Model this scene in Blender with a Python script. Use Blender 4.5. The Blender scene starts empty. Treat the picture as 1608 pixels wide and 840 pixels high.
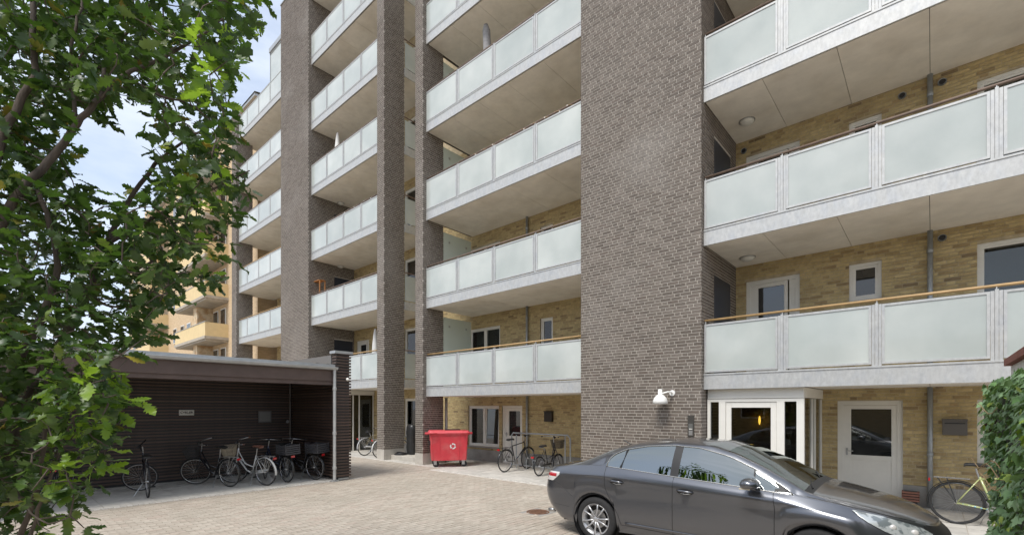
import bpy, math, random
import numpy as np
from mathutils import Vector, Matrix
R = math.radians
random.seed(7); rng = np.random.default_rng(7)
D = bpy.data
SC = bpy.context.scene
COL = SC.collection

# ------------------------------------------------------------------ camera, sky, sun, exposure
EYE = 1.9; FPX = 740.0; HOR = 640.5
YAW = math.atan2(661, 740); CA, SA = math.cos(YAW), math.sin(YAW)
cam = D.cameras.new("camera"); co = D.objects.new("camera", cam); COL.objects.link(co)
cam.sensor_width = 36; cam.lens = FPX / 1608 * 36; cam.shift_y = (HOR - 420) / 1608
cam.clip_start = 0.05; cam.clip_end = 3000
co.location = (0, 0, EYE); co.rotation_euler = (R(90), 0, YAW)
SC.camera = co

SUN_EL, SUN_AZ = 57.0, 172.0      # azimuth clockwise from +Y
W = D.worlds.new("World"); SC.world = W; W.use_nodes = True
wn = W.node_tree.nodes; wl = W.node_tree.links
for n in list(wn): wn.remove(n)
wo = wn.new('ShaderNodeOutputWorld'); bg = wn.new('ShaderNodeBackground')
sky = wn.new('ShaderNodeTexSky'); sky.sky_type = 'NISHITA'; sky.sun_disc = False
sky.sun_elevation = R(SUN_EL); sky.sun_rotation = R(SUN_AZ); sky.air_density = 1.0; sky.dust_density = 1.5
tc = wn.new('ShaderNodeTexCoord'); mp = wn.new('ShaderNodeMapping'); mp.inputs['Scale'].default_value = (1, 1, 2.6)
no = wn.new('ShaderNodeTexNoise'); no.inputs['Scale'].default_value = 2.1; no.inputs['Detail'].default_value = 9; no.inputs['Roughness'].default_value = 0.58
cr = wn.new('ShaderNodeValToRGB'); cr.color_ramp.elements[0].position = 0.36; cr.color_ramp.elements[1].position = 0.56
cr.color_ramp.elements[0].color = (0.46, 0.46, 0.46, 1)
mixc = wn.new('ShaderNodeMixRGB'); mixc.inputs['Color2'].default_value = (3.9, 4.3, 4.95, 1)
wl.new(tc.outputs['Generated'], mp.inputs['Vector']); wl.new(mp.outputs['Vector'], no.inputs['Vector'])
wl.new(no.outputs['Fac'], cr.inputs['Fac']); wl.new(cr.outputs['Color'], mixc.inputs['Fac'])
wl.new(sky.outputs['Color'], mixc.inputs['Color1']); wl.new(mixc.outputs['Color'], bg.inputs['Color'])
bg.inputs['Strength'].default_value = 0.12
wl.new(bg.outputs['Background'], wo.inputs['Surface'])
sl = D.lights.new("sun", 'SUN'); so = D.objects.new("sun", sl); COL.objects.link(so)
sl.energy = 1.75; sl.angle = R(20); sl.color = (1.0, 0.96, 0.9)
az = R(SUN_AZ); el = R(SUN_EL)
sdir = Vector((math.sin(az) * math.cos(el), math.cos(az) * math.cos(el), math.sin(el)))
so.rotation_euler = sdir.to_track_quat('Z', 'Y').to_euler()
VS = SC.view_settings; VS.view_transform = 'Standard'; VS.look = 'None'; VS.gamma = 1; VS.use_curve_mapping = False
VS.exposure = 0.95
SC.cycles.max_bounces = 8; SC.cycles.diffuse_bounces = 4; SC.cycles.glossy_bounces = 4
SC.cycles.transmission_bounces = 6; SC.cycles.transparent_max_bounces = 12
SC.cycles.use_denoising = True

def at(px, py, w):
    """world point for a place seen at (px,py) of the photograph, w metres away along the view axis"""
    u = (px - 804) / FPX
    return Vector(((u * CA - SA) * w, (u * SA + CA) * w, EYE + (HOR - py) * w / FPX))
def ground(px, py, z=0.0):
    return at(px, py, (z - EYE) * FPX / (HOR - py))
def proj(X, Y, Z):
    r = X * CA + Y * SA; w = -X * SA + Y * CA
    return 804 + FPX * r / w, HOR - (Z - EYE) * FPX / w, w

# ------------------------------------------------------------------ materials
MATS = {}
def mat(name, col, rough=0.7, metal=0.0, vary=0.0, vscale=6.0, bump=0.0, bscale=40.0, coat=0.0, island=0.0, hue=None,
        spec=0.5, emit=None, patch=None, stretch=None, tint=None):
    if name in MATS: return MATS[name]
    m = D.materials.new(name); m.use_nodes = True; nt = m.node_tree; N = nt.nodes; L = nt.links
    b = N['Principled BSDF']
    b.inputs['Roughness'].default_value = rough; b.inputs['Metallic'].default_value = metal
    b.inputs['Coat Weight'].default_value = coat; b.inputs['Coat Roughness'].default_value = 0.04
    b.inputs['Specular IOR Level'].default_value = spec
    rgb = N.new('ShaderNodeRGB'); rgb.outputs[0].default_value = (*col, 1); cur = rgb.outputs[0]
    tcn = N.new('ShaderNodeTexCoord'); vec = tcn.outputs['Object']
    if stretch:
        mpn = N.new('ShaderNodeMapping'); mpn.inputs['Scale'].default_value = stretch; L.new(vec, mpn.inputs['Vector']); vec = mpn.outputs['Vector']
    if patch:      # (second colour, scale, low, high)
        n2 = N.new('ShaderNodeTexNoise'); n2.inputs['Scale'].default_value = patch[1]; n2.inputs['Detail'].default_value = 5
        L.new(vec, n2.inputs['Vector'])
        mr = N.new('ShaderNodeMapRange'); mr.inputs['From Min'].default_value = patch[2]; mr.inputs['From Max'].default_value = patch[3]
        L.new(n2.outputs['Fac'], mr.inputs['Value'])
        mx = N.new('ShaderNodeMixRGB'); mx.inputs['Color2'].default_value = (*patch[0], 1); L.new(cur, mx.inputs['Color1']); L.new(mr.outputs['Result'], mx.inputs['Fac']); cur = mx.outputs['Color']
    if island > 0:
        g = N.new('ShaderNodeNewGeometry'); oi = N.new('ShaderNodeObjectInfo')
        ad = N.new('ShaderNodeMath'); ad.operation = 'ADD'; L.new(g.outputs['Random Per Island'], ad.inputs[0]); L.new(oi.outputs['Random'], ad.inputs[1])
        fr = N.new('ShaderNodeMath'); fr.operation = 'FRACT'; L.new(ad.outputs[0], fr.inputs[0])
        if hue:
            rp = N.new('ShaderNodeValToRGB'); rp.color_ramp.interpolation = 'LINEAR'
            els = rp.color_ramp.elements
            while len(els) < len(hue): els.new(0.5)
            for i, (p, c) in enumerate(hue): els[i].position = p; els[i].color = (*c, 1)
            L.new(fr.outputs[0], rp.inputs['Fac']); 
            if patch:
                m5 = N.new('ShaderNodeMixRGB'); m5.blend_type = 'MIX'
                L.new(rp.outputs['Color'], m5.inputs['Color1']); m5.inputs['Color2'].default_value = (*patch[0], 1)
                mm = N.new('ShaderNodeMath'); mm.operation = 'MULTIPLY'; mm.inputs[1].default_value = 0.6
                L.new(mr.outputs['Result'], mm.inputs[0]); L.new(mm.outputs[0], m5.inputs['Fac']); cur = m5.outputs['Color']
            else: cur = rp.outputs['Color']
        else:
            mr3 = N.new('ShaderNodeMapRange'); mr3.inputs['To Min'].default_value = 1 - island; mr3.inputs['To Max'].default_value = 1 + island
            L.new(fr.outputs[0], mr3.inputs['Value'])
            mv = N.new('ShaderNodeVectorMath'); mv.operation = 'SCALE'; L.new(cur, mv.inputs[0]); L.new(mr3.outputs['Result'], mv.inputs['Scale']); cur = mv.outputs[0]
    if vary > 0:
        n1 = N.new('ShaderNodeTexNoise'); n1.inputs['Scale'].default_value = vscale; n1.inputs['Detail'].default_value = 6; n1.inputs['Roughness'].default_value = 0.6
        L.new(vec, n1.inputs['Vector'])
        mr2 = N.new('ShaderNodeMapRange'); mr2.inputs['From Min'].default_value = 0.3; mr2.inputs['From Max'].default_value = 0.7
        mr2.inputs['To Min'].default_value = 1 - vary; mr2.inputs['To Max'].default_value = 1 + vary
        L.new(n1.outputs['Fac'], mr2.inputs['Value'])
        mv2 = N.new('ShaderNodeVectorMath'); mv2.operation = 'SCALE'; L.new(cur, mv2.inputs[0]); L.new(mr2.outputs['Result'], mv2.inputs['Scale']); cur = mv2.outputs[0]
    L.new(cur, b.inputs['Base Color'])
    if bump > 0:
        n3 = N.new('ShaderNodeTexNoise'); n3.inputs['Scale'].default_value = bscale; n3.inputs['Detail'].default_value = 6; L.new(vec, n3.inputs['Vector'])
        bp = N.new('ShaderNodeBump'); bp.inputs['Strength'].default_value = bump; bp.inputs['Distance'].default_value = 0.01
        L.new(n3.outputs['Fac'], bp.inputs['Height']); L.new(bp.outputs['Normal'], b.inputs['Normal'])
    if emit:
        b.inputs['Emission Color'].default_value = (*emit[0], 1); b.inputs['Emission Strength'].default_value = emit[1]
    MATS[name] = m; return m

DBRICK = mat('dark_brick', (.09, .075, .07), .75, island=1, hue=[(0, (.10, .079, .063)), (.3, (.125, .102, .082)), (.6, (.145, .119, .097)), (.85, (.17, .142, .118)), (1, (.115, .088, .070))], patch=((.25, .225, .20), .55, .52, .78), vary=.18, vscale=14, bump=.35, bscale=60)
DMORT = mat('grey_mortar', (.47, .43, .375), .95, vary=.15, vscale=9, bump=.2)
YBRICK = mat('yellow_brick', (.4, .3, .14), .85, island=1, hue=[(0, (.33, .24, .12)), (.12, (.42, .32, .16)), (.45, (.49, .385, .195)), (.8, (.55, .435, .225)), (.95, (.40, .29, .145)), (1, (.22, .16, .09))], patch=((.24, .18, .10), .8, .54, .80), vary=.18, vscale=16, bump=.4, bscale=50)
YMORT = mat('yellow_mortar', (.46, .38, .25), .95, vary=.2, vscale=7)
PAVER = mat('pavers', (.4, .36, .3), .9, island=1, hue=[(0, (.38, .325, .265)), (.4, (.435, .38, .315)), (.7, (.475, .42, .35)), (1, (.42, .345, .285))], patch=((.36, .32, .26), .9, .42, .72), vary=.12, vscale=20, bump=.3, bscale=80)
SLABM = mat('paving_slab', (.48, .455, .41), .9, island=.08, vary=.15, vscale=5, bump=.2, bscale=60)
SETTM = mat('granite_sett', (.60, .57, .52), .8, island=.15, vary=.2, vscale=25, bump=.4)
COURT = mat('courtyard_surface', (.40, .35, .285), .95, vary=.12, vscale=3)
FLOORC = mat('gallery_floor', (.55, .53, .48), .9, vary=.1, vscale=2)
SAND = mat('joint_sand', (.33, .29, .24), .98, vary=.25, vscale=3)
GALV = mat('galvanised_steel', (.50, .50, .485), .5, .35, vary=.12, vscale=14, patch=((.46, .47, .475), 5, .45, .72), stretch=(1.6, 1, .8))
GALVD = mat('galvanised_pipe', (.36, .38, .39), .45, .5, vary=.12, vscale=12)
CONC = mat('soffit_board', (.80, .75, .67), .9, patch=((.70, .64, .55), 1.1, .48, .75), vary=.08, vscale=3, bump=.15, bscale=90, island=.03)
SHADEGAP = mat('shadow_gap_slab', (.06, .05, .045), .9)  # concrete slab coloured near black to paint the shade in the fascia gap
FROST = mat('frosted_glass', (.43, .465, .44), .22, vary=.05, vscale=1.3, coat=.5, island=.05, patch=((.55, .575, .54), .7, .4, .7))
SCREENM = mat('frosted_screen', (.62, .68, .60), .35)
RAILW = mat('weathered_rail_wood', (.16, .11, .08), .6, vary=.2, vscale=8)
RAILG = mat('oiled_rail_wood', (.42, .27, .12), .5, vary=.15, vscale=8)
WHITEF = mat('white_frame_paint', (.76, .74, .68), .45, vary=.03, vscale=5)
GLASSD = mat('dark_window_glass', (.018, .02, .02), .02, spec=.9, coat=.4)
NAVY = mat('navy_door', (.022, .028, .042), .4)
PLINTH = mat('grey_plinth', (.30, .285, .26), .9, vary=.2, vscale=3, bump=.2)
PLINTHL = mat('pale_plinth', (.46, .43, .38), .9, vary=.12, vscale=5, bump=.15)
BLACK = mat('black_plastic', (.018, .018, .02), .45)
RUBBER = mat('tyre_rubber', (.022, .022, .023), .8, vary=.2, vscale=30)
CHROME = mat('bright_metal', (.72, .71, .68), .25, 1.0)
ALU = mat('dull_aluminium', (.5, .5, .5), .35, .9)
SLATM = mat('brown_slat_wood', (.080, .052, .040), .6, vary=.3, vscale=4, island=.25, stretch=(2, 2, 12), bump=.2)
FASCM = mat('brown_fascia_wood', (.105, .072, .060), .55, vary=.15, vscale=3)
ZINC = mat('zinc_edge', (.42, .43, .43), .4, .6, vary=.1, vscale=6)
SEDUM = mat('sedum_roof', (.22, .18, .09), .95, patch=((.30, .14, .06), 9, .5, .6), vary=.4, vscale=20, bump=.8, bscale=30)
OLDWALL = mat('old_yellow_brick', (.66, .54, .37), .9, patch=((.50, .33, .18), 2, .45, .6), vary=.15, vscale=9)
OLDRENDER = mat('yellow_render', (.68, .53, .29), .85, vary=.06, vscale=3)
OLDCONC = mat('old_concrete', (.40, .36, .30), .9, vary=.2, vscale=2)

def brick_tex(name, c1, c2, mort, scale=1.0):
    m = D.materials.new(name); m.use_nodes = True; N = m.node_tree.nodes; L = m.node_tree.links; b = N['Principled BSDF']
    b.inputs['Roughness'].default_value = .85
    t = N.new('ShaderNodeTexCoord'); sp = N.new('ShaderNodeSeparateXYZ'); L.new(t.outputs['Object'], sp.inputs[0])
    ad = N.new('ShaderNodeMath'); L.new(sp.outputs['X'], ad.inputs[0]); L.new(sp.outputs['Y'], ad.inputs[1])
    cb = N.new('ShaderNodeCombineXYZ'); L.new(ad.outputs[0], cb.inputs['X']); L.new(sp.outputs['Z'], cb.inputs['Y'])
    bt = N.new('ShaderNodeTexBrick'); L.new(cb.outputs[0], bt.inputs['Vector']); bt.inputs['Scale'].default_value = scale
    bt.inputs['Brick Width'].default_value = .24; bt.inputs['Row Height'].default_value = .0667; bt.inputs['Mortar Size'].default_value = .006
    bt.inputs['Color1'].default_value = (*c1, 1); bt.inputs['Color2'].default_value = (*c2, 1); bt.inputs['Mortar'].default_value = (*mort, 1)
    L.new(bt.outputs['Color'], b.inputs['Base Color']); MATS[name] = m; return m
def glassmat(name, tint, alpha, rough=.01, col=(1, 1, 1)):
    m = D.materials.new(name); m.use_nodes = True; N = m.node_tree.nodes; L = m.node_tree.links
    for n in list(N): N.remove(n)
    o = N.new('ShaderNodeOutputMaterial'); t = N.new('ShaderNodeBsdfTransparent'); t.inputs['Color'].default_value = (*tint, 1)
    g = N.new('ShaderNodeBsdfGlossy'); g.inputs['Roughness'].default_value = rough; g.inputs['Color'].default_value = (*col, 1)
    fr = N.new('ShaderNodeFresnel'); fr.inputs['IOR'].default_value = alpha
    mx = N.new('ShaderNodeMixShader'); L.new(fr.outputs[0], mx.inputs[0]); L.new(t.outputs[0], mx.inputs[1]); L.new(g.outputs[0], mx.inputs[2]); L.new(mx.outputs[0], o.inputs['Surface'])
    MATS[name] = m; return m
GLASSW = glassmat('window_glass', (.62, .66, .64), 1.65)
YTEX = brick_tex('yellow_brick_far', (.44, .32, .14), (.32, .22, .10), (.30, .235, .14))
OTEX = brick_tex('old_brick_far', (.64, .47, .29), (.50, .36, .21), (.55, .45, .32))

# ------------------------------------------------------------------ helpers
def tag(o, label=None, cat=None, group=None, kind=None):
    if label: o['label'] = label
    if cat: o['category'] = cat
    if group: o['group'] = group
    if kind: o['kind'] = kind
    return o
def empty(name, loc=(0, 0, 0), rz=0, label=None, cat=None, group=None, parent=None):
    o = D.objects.new(name, None); COL.objects.link(o); o.location = loc; o.rotation_euler = (0, 0, rz)
    o.empty_display_size = .1
    if parent: o.parent = parent
    return tag(o, label, cat, group)
def link(name, me, parent=None, loc=None):
    o = D.objects.new(name, me); COL.objects.link(o)
    if parent: o.parent = parent
    if loc is not None: o.location = loc
    return o

class MB:
    def __init__(s): s.v = []; s.f = []; s.mi = []
    def quad(s, a, b, c, d, mi=0):
        n = len(s.v); s.v += [tuple(a), tuple(b), tuple(c), tuple(d)]; s.f.append((n, n + 1, n + 2, n + 3)); s.mi.append(mi); return s
    def poly(s, pts, mi=0):
        n = len(s.v); s.v += [tuple(p) for p in pts]; s.f.append(tuple(range(n, n + len(pts)))); s.mi.append(mi); return s
    def box(s, x0, x1, y0, y1, z0, z1, mi=0, M=None):
        n = len(s.v)
        P = [(x0, y0, z0), (x1, y0, z0), (x1, y1, z0), (x0, y1, z0), (x0, y0, z1), (x1, y0, z1), (x1, y1, z1), (x0, y1, z1)]
        if M is not None: P = [tuple(M @ Vector(p)) for p in P]
        s.v += P
        for q in ((0, 3, 2, 1), (4, 5, 6, 7), (0, 1, 5, 4), (1, 2, 6, 5), (2, 3, 7, 6), (3, 0, 4, 7)):
            s.f.append(tuple(n + i for i in q)); s.mi.append(mi)
        return s
    def bar(s, a, b, wx, wz, mi=0):
        a = Vector(a); b = Vector(b); d = (b - a); L = d.length; q = d.to_track_quat('X', 'Z').to_matrix().to_4x4(); q.translation = a
        return s.box(0, L, -wx / 2, wx / 2, -wz / 2, wz / 2, mi, q)
    def tube(s, pts, r, n=8, mi=0, closed=False, cap=True):
        pts = [Vector(p) for p in pts]; m = len(pts); rs = r if isinstance(r, (list, tuple)) else [r] * m
        base = len(s.v); up = None
        for i, p in enumerate(pts):
            if closed: t = pts[(i + 1) % m] - pts[i - 1]
            else: t = pts[min(i + 1, m - 1)] - pts[max(i - 1, 0)]
            t.normalize()
            if up is None: up = Vector((0, 0, 1)) if abs(t.z) < .9 else Vector((1, 0, 0))
            a = t.cross(up); 
            if a.length < 1e-5: a = t.orthogonal()
            a.normalize(); b = a.cross(t).normalized(); up = b
            for k in range(n):
                th = 2 * math.pi * k / n; s.v.append(tuple(p + (a * math.cos(th) + b * math.sin(th)) * rs[i]))
        seg = m if closed else m - 1
        for i in range(seg):
            for k in range(n):
                i2 = (i + 1) % m
                s.f.append((base + i * n + k, base + i * n + (k + 1) % n, base + i2 * n + (k + 1) % n, base + i2 * n + k)); s.mi.append(mi)
        if cap and not closed:
            s.f.append(tuple(base + k for k in range(n - 1, -1, -1))); s.mi.append(mi)
            s.f.append(tuple(base + (m - 1) * n + k for k in range(n))); s.mi.append(mi)
        return s
    def ring(s, c, axis, Rr, r, n=40, k=8, mi=0, squash=1.0):
        c = Vector(c); ax = Vector(axis).normalized(); a = ax.orthogonal().normalized(); b = ax.cross(a); base = len(s.v)
        for i in range(n):
            th = 2 * math.pi * i / n; rad = a * math.cos(th) + b * math.sin(th)
            for j in range(k):
                ph = 2 * math.pi * j / k
                s.v.append(tuple(c + rad * (Rr + r * math.cos(ph)) + ax * (r * squash * math.sin(ph))))
        for i in range(n):
            for j in range(k):
                s.f.append((base + i * k + j, base + ((i + 1) % n) * k + j, base + ((i + 1) % n) * k + (j + 1) % k, base + i * k + (j + 1) % k)); s.mi.append(mi)
        return s
    def lathe(s, prof, c=(0, 0, 0), axis=(0, 0, 1), n=24, mi=0):
        c = Vector(c); ax = Vector(axis).normalized(); a = ax.orthogonal().normalized(); b = ax.cross(a); base = len(s.v); m = len(prof)
        for (r, h) in prof:
            for i in range(n):
                th = 2 * math.pi * i / n; s.v.append(tuple(c + (a * math.cos(th) + b * math.sin(th)) * r + ax * h))
        for j in range(m - 1):
            for i in range(n):
                s.f.append((base + j * n + i, base + j * n + (i + 1) % n, base + (j + 1) * n + (i + 1) % n, base + (j + 1) * n + i)); s.mi.append(mi)
        return s
    def build(s, name, mats, parent=None, smooth=False, loc=None, bevel=0):
        me = D.meshes.new(name); me.from_pydata(s.v, [], s.f)
        for m in (mats if isinstance(mats, (list, tuple)) else [mats]): me.materials.append(m)
        if any(s.mi): me.polygons.foreach_set('material_index', s.mi)
        if smooth: me.polygons.foreach_set('use_smooth', [True] * len(s.f))
        me.update()
        o = link(name, me, parent, loc)
        if bevel:
            bm = o.modifiers.new('bevel', 'BEVEL'); bm.width = bevel; bm.segments = 2; bm.limit_method = 'ANGLE'
        return o

def fastmesh(name, V, F, matl, parent=None, smooth=False, kind=None):
    """V (n,3) array, F (m,k) array with constant k"""
    me = D.meshes.new(name); n, k = F.shape
    me.vertices.add(len(V)); me.vertices.foreach_set('co', np.asarray(V, dtype=np.float32).ravel())
    me.loops.add(n * k); me.loops.foreach_set('vertex_index', F.astype(np.int32).ravel())
    me.polygons.add(n); me.polygons.foreach_set('loop_start', np.arange(0, n * k, k, dtype=np.int32)); me.polygons.foreach_set('loop_total', np.full(n, k, dtype=np.int32))
    for m in (matl if isinstance(matl, (list, tuple)) else [matl]): me.materials.append(m)
    me.polygons.foreach_set('use_smooth', [smooth] * n)
    me.update(calc_edges=True); me.validate()
    o = link(name, me, parent)
    if kind: o['kind'] = kind
    return o
BOXQ = np.array([(0, 3, 2, 1), (4, 5, 6, 7), (0, 1, 5, 4), (1, 2, 6, 5), (2, 3, 7, 6), (3, 0, 4, 7)])
def boxes_mesh(name, B, matl, parent, kind='stuff'):
    """B: (n,6) x0,x1,y0,y1,z0,z1"""
    B = np.asarray(B); n = len(B)
    if n == 0: return
    idx = [(0, 2, 4), (1, 2, 4), (1, 3, 4), (0, 3, 4), (0, 2, 5), (1, 2, 5), (1, 3, 5), (0, 3, 5)]
    V = np.stack([B[:, list(i)] for i in idx], axis=1).reshape(-1, 3)
    F = (BOXQ[None] + (np.arange(n) * 8)[:, None, None]).reshape(-1, 4)
    return fastmesh(name, V, F, matl, parent, kind=kind)
UNIT = {}
def box_obj(name, b, matl, parent):
    """one box as an object of its own; alike boxes share a mesh"""
    dx, dy, dz = (round(b[1] - b[0], 3), round(b[3] - b[2], 3), round(b[5] - b[4], 3)); key = (name, dx, dy, dz, matl.name)
    if key not in UNIT:
        me = D.meshes.new(name); mb = MB().box(-dx / 2, dx / 2, -dy / 2, dy / 2, -dz / 2, dz / 2)
        me.from_pydata(mb.v, [], mb.f); me.materials.append(matl); UNIT[key] = me
    return link(name, UNIT[key], parent, ((b[0] + b[1]) / 2, (b[2] + b[3]) / 2, (b[4] + b[5]) / 2))

# ------------------------------------------------------------------ ground
tag(MB().quad((-400, -400, -.03), (400, -400, -.03), (400, 400, -.03), (-400, 400, -.03)).build('ground', COURT), kind='structure')
court = MB().quad((-60, -30, -.006), (30, -30, -.006), (30, 30, -.006), (-60, 30, -.006)).build('courtyard_pavement', COURT); tag(court, kind='structure')
boxes = []
FAC = 9.95        # line where courtyard pavers meet the strip of setts along the building
y = -1.0; row = 0
PX, PY_ = .205, .105
x = -11.62
while x < 3.2:
    y = -1.0 + (row % 2) * PX / 2 + rng.uniform(-.004, .004)
    while y < 9.1:
        t = rng.uniform(-.0022, .0018)
        boxes.append((x + .004, x + PY_ - .004, y + .004, y + PX - .004, -.05, t)); y += PX
    x += PY_; row += 1
boxes = np.array(boxes)
cx = (boxes[:, 0] + boxes[:, 1]) / 2; cy = (boxes[:, 2] + boxes[:, 3]) / 2
pu, pv, pw = proj(cx, cy, 0)
undercar = (cx > -4.5) & (cy > 5.6)
vis = (pv < 838) & (pu > 150) & (pu < 900) & (~undercar) & (pw > 0) & ~((abs(cx + 5.41) < .4) & (abs(cy - 6.77) < .4))
score = np.where(vis, pw, 1e9); order = np.argsort(score)[:290]
msk = np.zeros(len(boxes), bool); msk[order] = True
hole = (abs(cx + 5.41) < .26) & (abs(cy - 6.77) < .26)
for b in boxes[msk]: box_obj('paving_brick', b, PAVER, court)
boxes_mesh('paving_bricks_beyond', boxes[~msk & ~hole], PAVER, court)
# far paving
far = []
x = -32.0; row = 0
while x < -11.8:
    y = 6.6 + (row % 2) * .1
    while y < 9.6:
        far.append((x + .004, x + .101, y + .004, y + .2, -.05, rng.uniform(-.002, .002))); y += PX
    x += PY_; row += 1
boxes_mesh('paving_bricks_passage', far, PAVER, court)
# setts
st = []
y = -.9
while y < 6.9:
    l = rng.uniform(.08, .11); st.append((-11.76 + rng.uniform(-.008, .008), -11.645, y, y + l - .012, -.05, rng.uniform(.0, .006))); y += l
x = -11.6
while x < 2.5:
    l = rng.uniform(.08, .11); 
    for q in (0, 1): st.append((x, x + l - .012, 9.12 + q * .1, 9.205 + q * .1, -.05, rng.uniform(0, .007)))
    x += l
x = -32.0
while x < -11.8:
    l = rng.uniform(.08, .11); st.append((x, x + l - .012, 9.62, 9.72, -.05, rng.uniform(0, .006))); x += l
boxes_mesh('granite_setts', st, SETTM, court)
sb = []
SHEDF = mat('brightened_shed_slab', (.66, .62, .55), .9, island=.05, vary=.12, vscale=5, bump=.2, bscale=60)  # same concrete slabs, colour brightened to make up for the roof shade
sbs = []
for (X0, X1, Y0, Y1, s, sb) in ((-14.3, -11.77, -1.0, 6.6, .42, sbs), (-11.6, 3.0, 9.34, 12.0, .5, sb), (-32, -11.6, 9.74, 12.0, .5, sb)):
    xx = X0
    while xx < X1 - .05:
        yy = Y0
        while yy < Y1 - .05:
            sb.append((xx + .004, min(xx + s, X1) - .004, yy + .004, min(yy + s, Y1) - .004, -.05, rng.uniform(-.002, .002))); yy += s
        xx += s
boxes_mesh('paving_slabs', sb, SLABM, court); boxes_mesh('shed_floor_slabs', sbs, SHEDF, court)
# round cover
mh = empty('manhole_cover', (-5.41, 6.77, 0), label='small round rusty iron drain cover in the pavers left of the grey car', cat='drain cover')
RUST = mat('rusty_iron', (.17, .09, .055), .85, .2, vary=.35, vscale=30, bump=.4)
MB().lathe([(.0, .004), (.16, .004), (.165, 0), (.165, -.02)], n=32).build('lid', RUST, mh)
MB().ring((0, 0, -.002), (0, 0, 1), .195, .018, 36, 6, squash=.5).build('rim', RUST, mh)
rb = MB()
for k in range(-3, 4): rb.box(-.12, .12, k * .04 - .008, k * .04 + .008, .004, .010)
rb.build('rib_pattern', RUST, mh)
MB().box(-.26, .26, -.26, .26, -.04, -.004).build('bedding', PLINTH, mh)

# ------------------------------------------------------------------ brick fields
def brick_field(plane, fixed, u0, u1, z0, z1, sgn, skip=(), depth=.03, recess=.007, bond='munk', zoff=0.0):
    """axis-aligned field of bricks; plane 'y' (wall faces -Y at fixed) or 'x' (wall faces sgn*X). returns list of boxes"""
    out = []; nr = int(math.ceil((z1 - z0) / .0667)); zb = z0
    for r in range(nr):
        z = z0 + r * .0667; za = z + .007; zt = min(z + .0597, z1)
        if zt - za < .01: continue
        offs = (r % 2) * .12 + ((r * 7) % 3) * .04
        u = u0 - offs - .24; k = r
        while u < u1:
            L = .12 if (k % 3 == 2) else .24; k += 1
            a = max(u + .006, u0); b = min(u + L - .006, u1); u += L
            if b - a < .02: continue
            hit = False
            for (s0, s1, t0, t1) in skip:
                if b > s0 and a < s1 and zt > t0 and za < t1:
                    if a < s0 and s0 - a > .03 and b > s0: b = s0
                    elif b > s1 and b - s1 > .03 and a < s1: a = s1
                    else: hit = True
            if hit or b - a < .02: continue
            if plane == 'y': out.append((a, b, fixed, fixed + depth, za, zt))
            else: out.append((fixed - depth, fixed, a, b, za, zt) if sgn > 0 else (fixed, fixed + depth, a, b, za, zt))
    return out

bld = empty('apartment_building', (-3.5, 9.76, 0), label='large apartment building with dark brick towers and glazed galleries in front of yellow brick', cat='apartment building')
ORG = Vector((-3.5, 9.76, 0))
bld.location = (0, 0, 0)
YF = 9.76; YW = 12.03; FA = 9.90
dark = []; 
TOPZ = 24.0
def tower(x0, x1, yb, top, doors=(), both=True):
    MB().box(x0 + .0045, x1 - .0045, YF + .0045, yb, 0.38, top).build('brick_tower' if x1 - x0 > 1 else 'brick_pillar', DMORT, bld)
    MB().box(x0 - .004, x1 + .004, YF - .004, yb, -.04, .375).build('plinth', PLINTHL, bld)
    L = brick_field('y', YF, x0, x1, .385, top, -1)
    L += brick_field('x', x1, YF + .032, yb, .385, top, 1, skip=doors)
    MB().box(x0 - .03, x1 + .03, YF - .03, yb, top, top + .06).build('coping', ZINC, bld)
    return L
zR = [2.285 + 2.96 * k for k in range(0, 7)]
zL = [2.68 + 2.96 * k for k in range(0, 7)]
dR = [(10.52, 11.62, z + .25, z + 2.50) for z in zR[:5]]
dL = [(11.0, 11.95, z + .25, z + 2.45) for z in zL[:6]]
bx = tower(-6.45, -3.53, YW, 22.5, dR)
bx += tower(-24.04, -21.08, YW, 21.75, dL)
bx += tower(-15.47, -15.01, 10.65, TOPZ)
bx += tower(-13.13, -12.71, 10.64, TOPZ)
bx += tower(-30.97, -30.23, 10.65, 19.0)
bx = np.array(bx)
def visible_split(B, u0, u1, v0, v1, n, extra=None):
    cx = (B[:, 0] + B[:, 1]) / 2; cy = (B[:, 2] + B[:, 3]) / 2; cz = (B[:, 4] + B[:, 5]) / 2
    pu, pv, pw = proj(cx, cy, cz); ok = (pu > u0) & (pu < u1) & (pv > v0) & (pv < v1) & (pw > 0)
    if extra is not None: ok &= extra
    ln = np.maximum(B[:, 1] - B[:, 0], B[:, 3] - B[:, 2]) > .15
    s = np.where(ok & ln, pw, 1e9); o = np.argsort(s)[:n]; m = np.zeros(len(B), bool); m[o] = True; m &= s < 1e8
    return m
m = visible_split(bx, 915, 1099, 300, 684, 300, bx[:, 3] < 9.8)
for b in bx[m]: box_obj('dark_brick', b, DBRICK, bld)
boxes_mesh('dark_brickwork', bx[~m], DBRICK, bld)
# doors in the tower sides
for i, (zz, xx, ds) in enumerate(((zR, -3.53, dR), (zL, -21.08, dL))):
    for (a, b, c, d) in ds:
        o = MB().box(xx - .03, xx - .004, a, b, c, d).build('gallery_door', NAVY, bld)
        MB().box(xx - .004, xx + .012, a + .12, a + .16, c + .95, c + 1.07).build('handle', ALU, o)

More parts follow.
